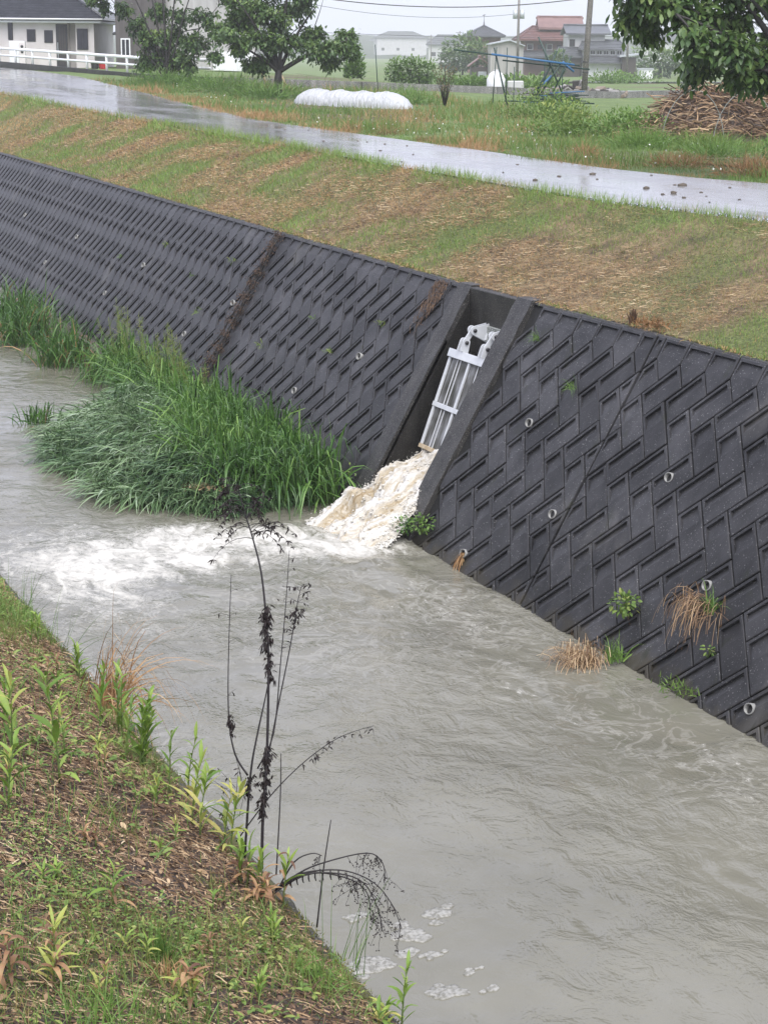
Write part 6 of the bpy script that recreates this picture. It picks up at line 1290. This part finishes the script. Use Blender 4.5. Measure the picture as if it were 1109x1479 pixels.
for x, y, r, lb in clods:
    o = link('mud_clod', random.choice(cm)); o.location = (x, y, float(zroad(y)) + .035 + r * .06); o.scale = (r * random.uniform(.7, 1.1), r * random.uniform(.6, .95), r * random.uniform(.7, 1.1)); o.rotation_euler = (0, 0, random.uniform(0, 6.28)); tag(o, lb, 'mud clod', 'mud clods on the road')

# ================================================================== FAR BUILDINGS
def spot(px, D): return survey(px, 90, D)
def fb(name, label, px, D, z, cat='house'):
    p = spot(px, D); return thing(name, label, cat, (p.x, p.y, z), RZ)
# temple
DT = 255.; ST = 2600 / DT; zt = 2.6; TX = lambda px: (px - 795) / ST; TZ = lambda py: 6.2 - zt + (75.2 - py) / ST
tp = fb('temple_hall', 'brown temple hall with tall red tiled roof far across the fields', 795, DT, zt, 'temple')
MB().bbox(TX(757), TX(833), 0, 9, -1, TZ(57), .03).build('wall', m_brownwall, tp)
for k in range(5): window(tp, TX(760 + 14 * k), TX(769 + 14 * k), TZ(73), TZ(64), 0, m_brownwall if k % 2 else m_plaster, .12)
hip_roof(tp, TX(746), TX(842), -1.6, 10.6, TZ(58), TZ(40), TX(770), TX(838), m_tilered, 8, .10, .2)
gable_roof(tp, TX(777), TX(843), 1.5, 7.5, TZ(44), TZ(29), m_tilepink, 'x', .3, 'upper_roof')
MB().prism([(1.9, TZ(44)), (4.5, TZ(31)), (7.1, TZ(44))], TX(779), TX(779) + .3, 'x').build('gable_end', m_plaster, tp)
for px in (778, 842): MB().bbox(TX(px) - .25, TX(px) + .25, 4.2, 4.8, TZ(29), TZ(25.5), .05).build('ridge_ornament', m_tilepink, tp)
hip_roof(tp, TX(752), TX(820), -2.6, 0.2, TZ(82), TZ(74), TX(757), TX(815), m_tilegrey, 4, .08, .15, 'lower_roof', 0.1)
# two storey house
DH = 240.; SH = 2600 / DH; zh = 2.9; HX = lambda px: (px - 860) / SH; HZ = lambda py: 6.2 - zh + (75.8 - py) / SH
hr = fb('farmhouse', 'two storey farmhouse with grey tiled roofs and white walls by the utility pole', 860, DH, zh)
MB().bbox(HX(819), HX(872), 0, 7, -1, HZ(50), .03).build('upper_wall', m_plaster, hr)
gable_roof(hr, HX(815), HX(880), -.9, 7.9, HZ(52), HZ(40.5), m_tilegrey, 'x', .22)
window(hr, HX(821), HX(829), HZ(68), HZ(58), 0, m_dark, .1, 1)
MB().bbox(HX(838), HX(897), -2.5, 4, -1, HZ(70), .03).build('front_wall', m_plaster, hr)
hip_roof(hr, HX(833), HX(901), -3.4, 1.5, HZ(71.5), HZ(59), HX(840), HX(893), m_tilegrey, 6, .09, .15, 'front_roof', 0.6)
for k in range(5): window(hr, HX(848 + 9.5 * k), HX(856 + 9.5 * k), HZ(79.5), HZ(73), -2.5, m_white, .08, 1)
hip_roof(hr, HX(836), HX(902), -4.8, -2.2, HZ(90), HZ(81), HX(842), HX(896), m_tilegrey, 4, .09, .12, 'lean_to_roof', -2.4)
MB().bbox(HX(842), HX(896), -3.6, -2.4, -1, HZ(90), .02).build('ground_wall', m_white, hr)
hip_roof(hr, HX(798), HX(838), -2.6, 2.0, HZ(83), HZ(70), HX(806), HX(834), m_tilegrey, 5, .09, .12, 'side_roof', 0)
MB().bbox(HX(801), HX(836), -2, 2, -1, HZ(84), .02).build('side_wall', m_timber, hr)
sh = fb('annex_shed', 'small dark shed with pale roof right of the farmhouse', 908, 235, 3.0, 'shed')
MB().bbox(-.9, .9, 0, 2.5, -.5, 2.6, .02).build('wall', m_timber, sh); MB().prism([(-1.3, 2.6), (1.3, 2.9), (1.3, 3.1), (-1.3, 2.8)], -.5, 3).build('roof', m_roofmetal, sh)
wb = fb('white_hut', 'tiny white garden hut in the field right of the farmhouse', 933, 225, 2.9, 'hut')
MB().bbox(-.85, .85, 0, 1.5, -.4, 1.25, .02).build('wall', m_white, wb); MB().prism([(-1, 1.25), (1, 1.25), (.9, 1.42), (-.9, 1.42)], -.1, 1.6).build('roof', m_roofmetal, wb)
# shed
DS = 200.; SS_ = 2600 / DS; zs = 3.2; SX = lambda px: (px - 731) / SS_; SZ = lambda py: 6.2 - zs + (74.6 - py) / SS_
sd_ = fb('barn', 'pale metal barn with low gabled roof beside the temple', 731, DS, zs, 'barn')
MB().prism([(SX(708), -.8), (SX(755), -.8), (SX(755), SZ(66.5)), (SX(735), SZ(59.5)), (SX(708), SZ(64.5))], 0, 6).build('wall', m_beige, sd_)
MB().prism([(SX(705.5), SZ(65.5)), (SX(735), SZ(59.6)), (SX(757), SZ(67.2)), (SX(757), SZ(66)), (SX(735), SZ(57.8)), (SX(705.5), SZ(63.8))], -.4, 6.4).build('roof', m_roofmetal, sd_)
for k in range(12): MB().box(SX(710 + 3.8 * k), SX(710.6 + 3.8 * k), -.05, -.002, -.6, SZ(68)).build('seam', m_beige, sd_)
# pavilion roofed house
pv = fb('hip_roofed_hall', 'hall with steep grey pyramid roof and finial behind the trees', 699, 275, 2.6); S5 = 2600 / 275.; QX = lambda px: (px - 699) / S5; QZ = lambda py: 3.6 + (74.2 - py) / S5
MB().bbox(QX(676), QX(722), 0, 6, -.5, QZ(52), .03).build('wall', m_brownwall, pv); hip_roof(pv, QX(670), QX(728), -1, 7, QZ(53), QZ(39), QX(698), QX(700), m_tilegrey, 8, .10, .2); MB().tube([(QX(699), 3, QZ(40)), (QX(699), 3, QZ(37)), (QX(699), 3, QZ(30))], [.3, .12, .04], 6).build('finial', m_tilegrey, pv); MB().tube([(QX(696.5), 3, QZ(24)), (QX(701), 3, QZ(23))], .05, 5).build('antenna', m_dark, pv); MB().tube([(QX(699), 3, QZ(30.5)), (QX(699), 3, QZ(22.5))], .035, 5).build('mast', m_dark, pv)
ht = fb('brown_hut', 'small brown roofed hut left of the pale barn', 693, 205, 3.1, 'hut'); S6 = 2600 / 205.
MB().bbox(-1.0, 1.0, 0, 3, -.5, 1.35, .02).build('wall', m_timber, ht); gable_roof(ht, -1.35, 1.35, -.4, 3.4, 1.35, 2.35, m_tilepink, 'y', .12); MB().bbox(-.2, .75, -.3, -.003, -.5, .85, .02).build('lean_to', m_roofmetal, ht)
# far hazy houses
for i, (px, D, w, h, lbl) in enumerate(((580, 520, 16, 7, 'faint two storey house block in the mist, largest one'), (545, 600, 12, 5, 'faint house in the mist left of the largest block'), (612, 560, 12, 5, 'faint low building in the mist right of the largest block'), (640, 330, 6, 4, 'grey gabled house in the mist left of the pyramid roof'), (530, 760, 14, 6, 'faintest house at the left end of the misty village'), (960, 420, 11, 5.5, 'misty house behind the tree on the right'), (1010, 480, 12, 5.5, 'misty house farthest right behind the tree leaves'), (660, 620, 14, 6, 'misty long building behind the grey gabled house'), (480, 640, 14, 6, 'misty house behind the cherry tree crown'))):
    D *= 1.75; w *= 1.6; h *= 1.5; p = spot(px, D); o = thing('misty_house', lbl, 'house', (p.x, p.y, float(zfar(p.x, p.y)) - .2), RZ + random.gauss(0, .12), 'houses fading into the mist')
    MB().bbox(-w / 2, w / 2, 0, 7, -.5, h, .04).build('wall', m_plaster, o); hip_roof(o, -w / 2 - .8, w / 2 + .8, -.8, 7.8, h, h + 3.0, -w / 4, w / 4, random.choice([m_tilegrey, m_tile, m_tilegrey]), 5, .12, .2)
    for k in range(3): window(o, -w / 2 + w * (k + .3) / 3.3, -w / 2 + w * (k + .3) / 3.3 + 1.5, h * .4, h * .4 + 1.3, 0, m_dark, .1)
# white tank, rubble
p = Vector((46.8, 87.5, 0)); p.z = float(zfar(p.x, p.y)); mb = MB(); mb.tube([p + Vector((0, 0, -.05)), p + Vector((0, 0, .25)), p + Vector((0, 0, .7)), p + Vector((0, 0, 1.0)), p + Vector((0, 0, 1.12))], [.42, .50, .50, .34, .14], 18); tk = thing('water_tank', 'round white water tank standing in the vegetable plot', 'tank'); mb.build('tank_body', m_white, tk); MB().tube([p + Vector((0, 0, 1.1)), p + Vector((0, 0, 1.2))], .12, 12).build('lid', m_redplastic if False else m_plaster, tk)
p2 = p + RR * 1.05; mb = MB().bbox(-.42, .42, -.3, .3, -.1, .62, .04); o = mb.build('white_bin', m_plaster, None, tuple(p2)); o.rotation_euler = (0, 0, RZ); tag(o, 'pale square bin beside the round white tank', 'bin')
m_rub = [M_plain('rubble_' + n_, c, .8, 0, .2) for n_, c in (('grey', (.28, .27, .26)), ('dark', (.07, .065, .06)), ('tan', (.22, .18, .14)))]
rb = thing('rubble_heap', 'low heap of broken concrete slabs behind the irrigation wall by the pole', 'rubble', (47.0, 80.6, float(zfar(47.0, 80.6))), RZ)
rbm = [MB().bbox(-.32, .32, -.22, .22, -.08, .08, .02).mesh('slab', m_rub[k]) for k in range(3)]
for k in range(90): x = random.uniform(-2.0, 3.0); o = link('slab', random.choice(rbm), rb); o.location = (x, random.uniform(-.6, .6), .05 + random.uniform(0, .55) * (1 - abs(x - .5) / 3)); o.rotation_euler = (random.gauss(0, .5), random.gauss(.3, .5), random.uniform(0, 3)); s = random.uniform(.5, 1.1); o.scale = (s, s, s)
# wet field strips reflecting the sky
m_paddy = M_plain('paddy_water', (.10, .10, .085), .06, 0, .1)
for i, (a, b_, w) in enumerate((((44, 86), (64, 92), 2.2), ((70, 128), (130, 160), 8), ((34, 96), (52, 104), 1.2))):
    a = Vector((*a, 0)); b_ = Vector((*b_, 0)); n_ = Vector((-(b_ - a).y, (b_ - a).x, 0)).normalized() * w; k = 12; v = []
    for q in range(k + 1):
        c = a.lerp(b_, q / k)
        for s in (0, 1): e_ = c + n_ * s; v.append((e_.x, e_.y, float(zfar(e_.x, e_.y)) + .07))
    o = MB().add(v, [(2 * q, 2 * q + 1, 2 * q + 3, 2 * q + 2) for q in range(k)], True).build('paddy_water', m_paddy); tag(o, 'wet strip of flooded field shining in the distance', kind='structure')

# vegetation among the far buildings
for i, (px, D, w, h, n, lbl) in enumerate(((668, 245, 6.0, 5.5, 900, 'rounded grey green tree left of the hut in front of the pyramid roof'), (690, 240, 5.0, 4.6, 800, 'dark tree below the pyramid roof'), (655, 250, 4.5, 3.6, 600, 'low tree at the left end of the tree group'), (805, 232, 3.0, 3.2, 500, 'green shrub between temple and farmhouse'), (955, 230, 5.0, 3.6, 700, 'grey green tree right of the white hut'), (985, 260, 6.0, 4.5, 700, 'larger misty tree right of the white hut'), (925, 300, 5.0, 4.0, 500, 'misty tree behind the small white hut'))):
    p = spot(px, D); far_bush(lbl, p.x, p.y, w, h, n, .55, group='trees among the far houses', tint=.5)
for i, (px, D, w, h, lbl) in enumerate(((568, 108, 1.0, 1.15, 'leftmost bean plant of the row before the misty houses'), (580, 108, 1.1, 1.35, 'second bean plant of the row before the misty houses'), (592, 108, 1.1, 1.4, 'third bean plant of the row before the misty houses'), (605, 108, 1.1, 1.4, 'fourth bean plant of the row before the misty houses'), (617, 108, 1.0, 1.25, 'rightmost bean plant of the row before the misty houses'))):
    p = spot(px, D); far_bush(lbl, p.x, p.y, w, h + .5, 420, .20, .8, 'bean_plant', 'crop plant', m_green, .35, 'row of tall bean plants')
for (px, D, w, h, lbl) in ((655, 125, 6, .7, 'low vegetable row behind the sapling'), (690, 118, 3.5, .6, 'low green crops left of the white tank'), (745, 104, 4.0, .9, 'leafy crops right of the white tank'), (780, 106, 4.0, .9, 'leafy crops below the temple'), (880, 150, 6, 1.0, 'green shrubs left of the pole before the farmhouse'), (910, 160, 7, 1.0, 'green shrubs right of the pole before the farmhouse'), (512, 95, 1.2, 1.6, 'young shrub right of the cherry tree')):
    p = spot(px, D); weed_bush(lbl, p.x, p.y, w, h, 700, .28, m_green, .45, dep=w * .4)
# ---------------- utility poles and wires
up = thing('utility_pole', 'concrete utility pole standing by the irrigation wall', 'utility pole', (47.3, 79.2, float(zfar(47.3, 79.2))))
MB().tube([(0, 0, -.3), (.10, -.04, 3), (.22, -.09, 6), (.34, -.14, 9.5)], [.155, .145, .135, .12], 14).build('shaft', m_pole, up)
for h in (1.2, 1.7): MB().tube([(.04, -.02, h), (.045, -.02, h + .05)], .158, 14).build('band', m_dark, up)
for k, (px, D, h, lbl) in enumerate(((747, 190, 9.5, 'thin utility pole with transformers above the barn'), (905, 230, 9.0, 'thin utility pole right of the farmhouse'), (663, 420, 8.0, 'faint utility pole in the mist left of the trees'), (622, 500, 8.0, 'faintest utility pole over the misty houses'))):
    p = spot(px, D); t = thing('utility_pole', lbl, 'utility pole', (p.x, p.y, float(zfar(p.x, p.y))), RZ, 'far utility poles')
    MB().tube([(0, 0, -.3), (0, 0, h)], [.16, .11], 8).build('shaft', m_pole, t)
    for zz in (h - .4, h - 1.3): MB().bbox(-.9, .5, -.06, .06, zz, zz + .1, .01).build('crossarm', m_dark, t)
    if k == 0:
        for s in (-.35, .35): MB().tube([(s, 0, h - 3.3), (s, 0, h - 2.4)], .25, 10).build('transformer', m_roofmetal, t)
m_wire = M_plain('wire', (.02, .02, .02), .5)
def wire(a, b_, sag, r, lbl):
    a = Vector(a); b_ = Vector(b_); pts = [a.lerp(b_, t) - Vector((0, 0, sag * 4 * t * (1 - t))) for t in np.linspace(0, 1, 25)]; tag(MB().tube(pts, r, 5).build('wire', m_wire), lbl, 'wire')
wire(survey(470, -2, 84), survey(866, -6, 86), .45, .022, 'dark overhead wire sagging across the top of the sky')
wire(survey(866, -6, 86), survey(1300, 40, 90), .5, .022, 'overhead wire running right from the utility pole')
wire(survey(440, 46, 150), survey(905, 52, 230), .3, .02, 'lower faint wire across the misty village')
wire(survey(440, 4, 170), survey(747, 20, 190), .8, .02, 'upper faint wire reaching the transformer pole')
# ---------------- hills
def hill(label, pts, D0, D1, name='hill'):
    v = []; n = len(pts); rows = 6
    for (px, h) in pts:
        a = survey(px, 70, D0); b_ = survey(px, 70, D1); 
        for r in range(rows): t = r / (rows - 1); c = a.lerp(b_, t); v.append((c.x, c.y, -1 + (h + 1) * math.sin(math.pi * .5 * t) * (1 + .06 * random.gauss(0, 1))))
    f = [(i * rows + r, i * rows + r + 1, (i + 1) * rows + r + 1, (i + 1) * rows + r) for i in range(n - 1) for r in range(rows - 1)]
    o = MB().add(v, f, True).build(name, m_hill); tag(o, label, kind='structure')
m_hill = M_noise('wooded_hill', [(.3, (.02, .035, .018)), (.7, (.05, .07, .035))], .06, 6, .9, .8, .2, 3.0)
hill('faint wooded hills fading into the rain mist', [(px, 6 + 17 * float(fbm(px * .0045 + 3, .5, 201, 4)) + 6 * ss(300, 0, px) + 6 * ss(850, 1050, px)) for px in range(-900, 2000, 30)], 820, 1250)

# ================================================================== HAZE (rain mist)
def make_haze():
    mb = MB(); mb.box(-700, 1500, -60, 1700, -3.0, 52.0)
    m = bpy.data.materials.new('rain_mist'); m.use_nodes = True; n = m.node_tree
    for nd in list(n.nodes):
        if nd.type != 'OUTPUT_MATERIAL': n.nodes.remove(nd)
    pv = n.nodes.new('ShaderNodeVolumePrincipled'); pv.inputs['Color'].default_value = (0.985, 0.99, 1.0, 1); pv.inputs['Density'].default_value = 0.0006; pv.inputs['Anisotropy'].default_value = 0.2
    n.links.new(pv.outputs[0], n.nodes['Material Output'].inputs['Volume'])
    o = mb.build('haze', m); tag(o, 'pale rain mist hanging over the fields', kind='stuff')
make_haze()
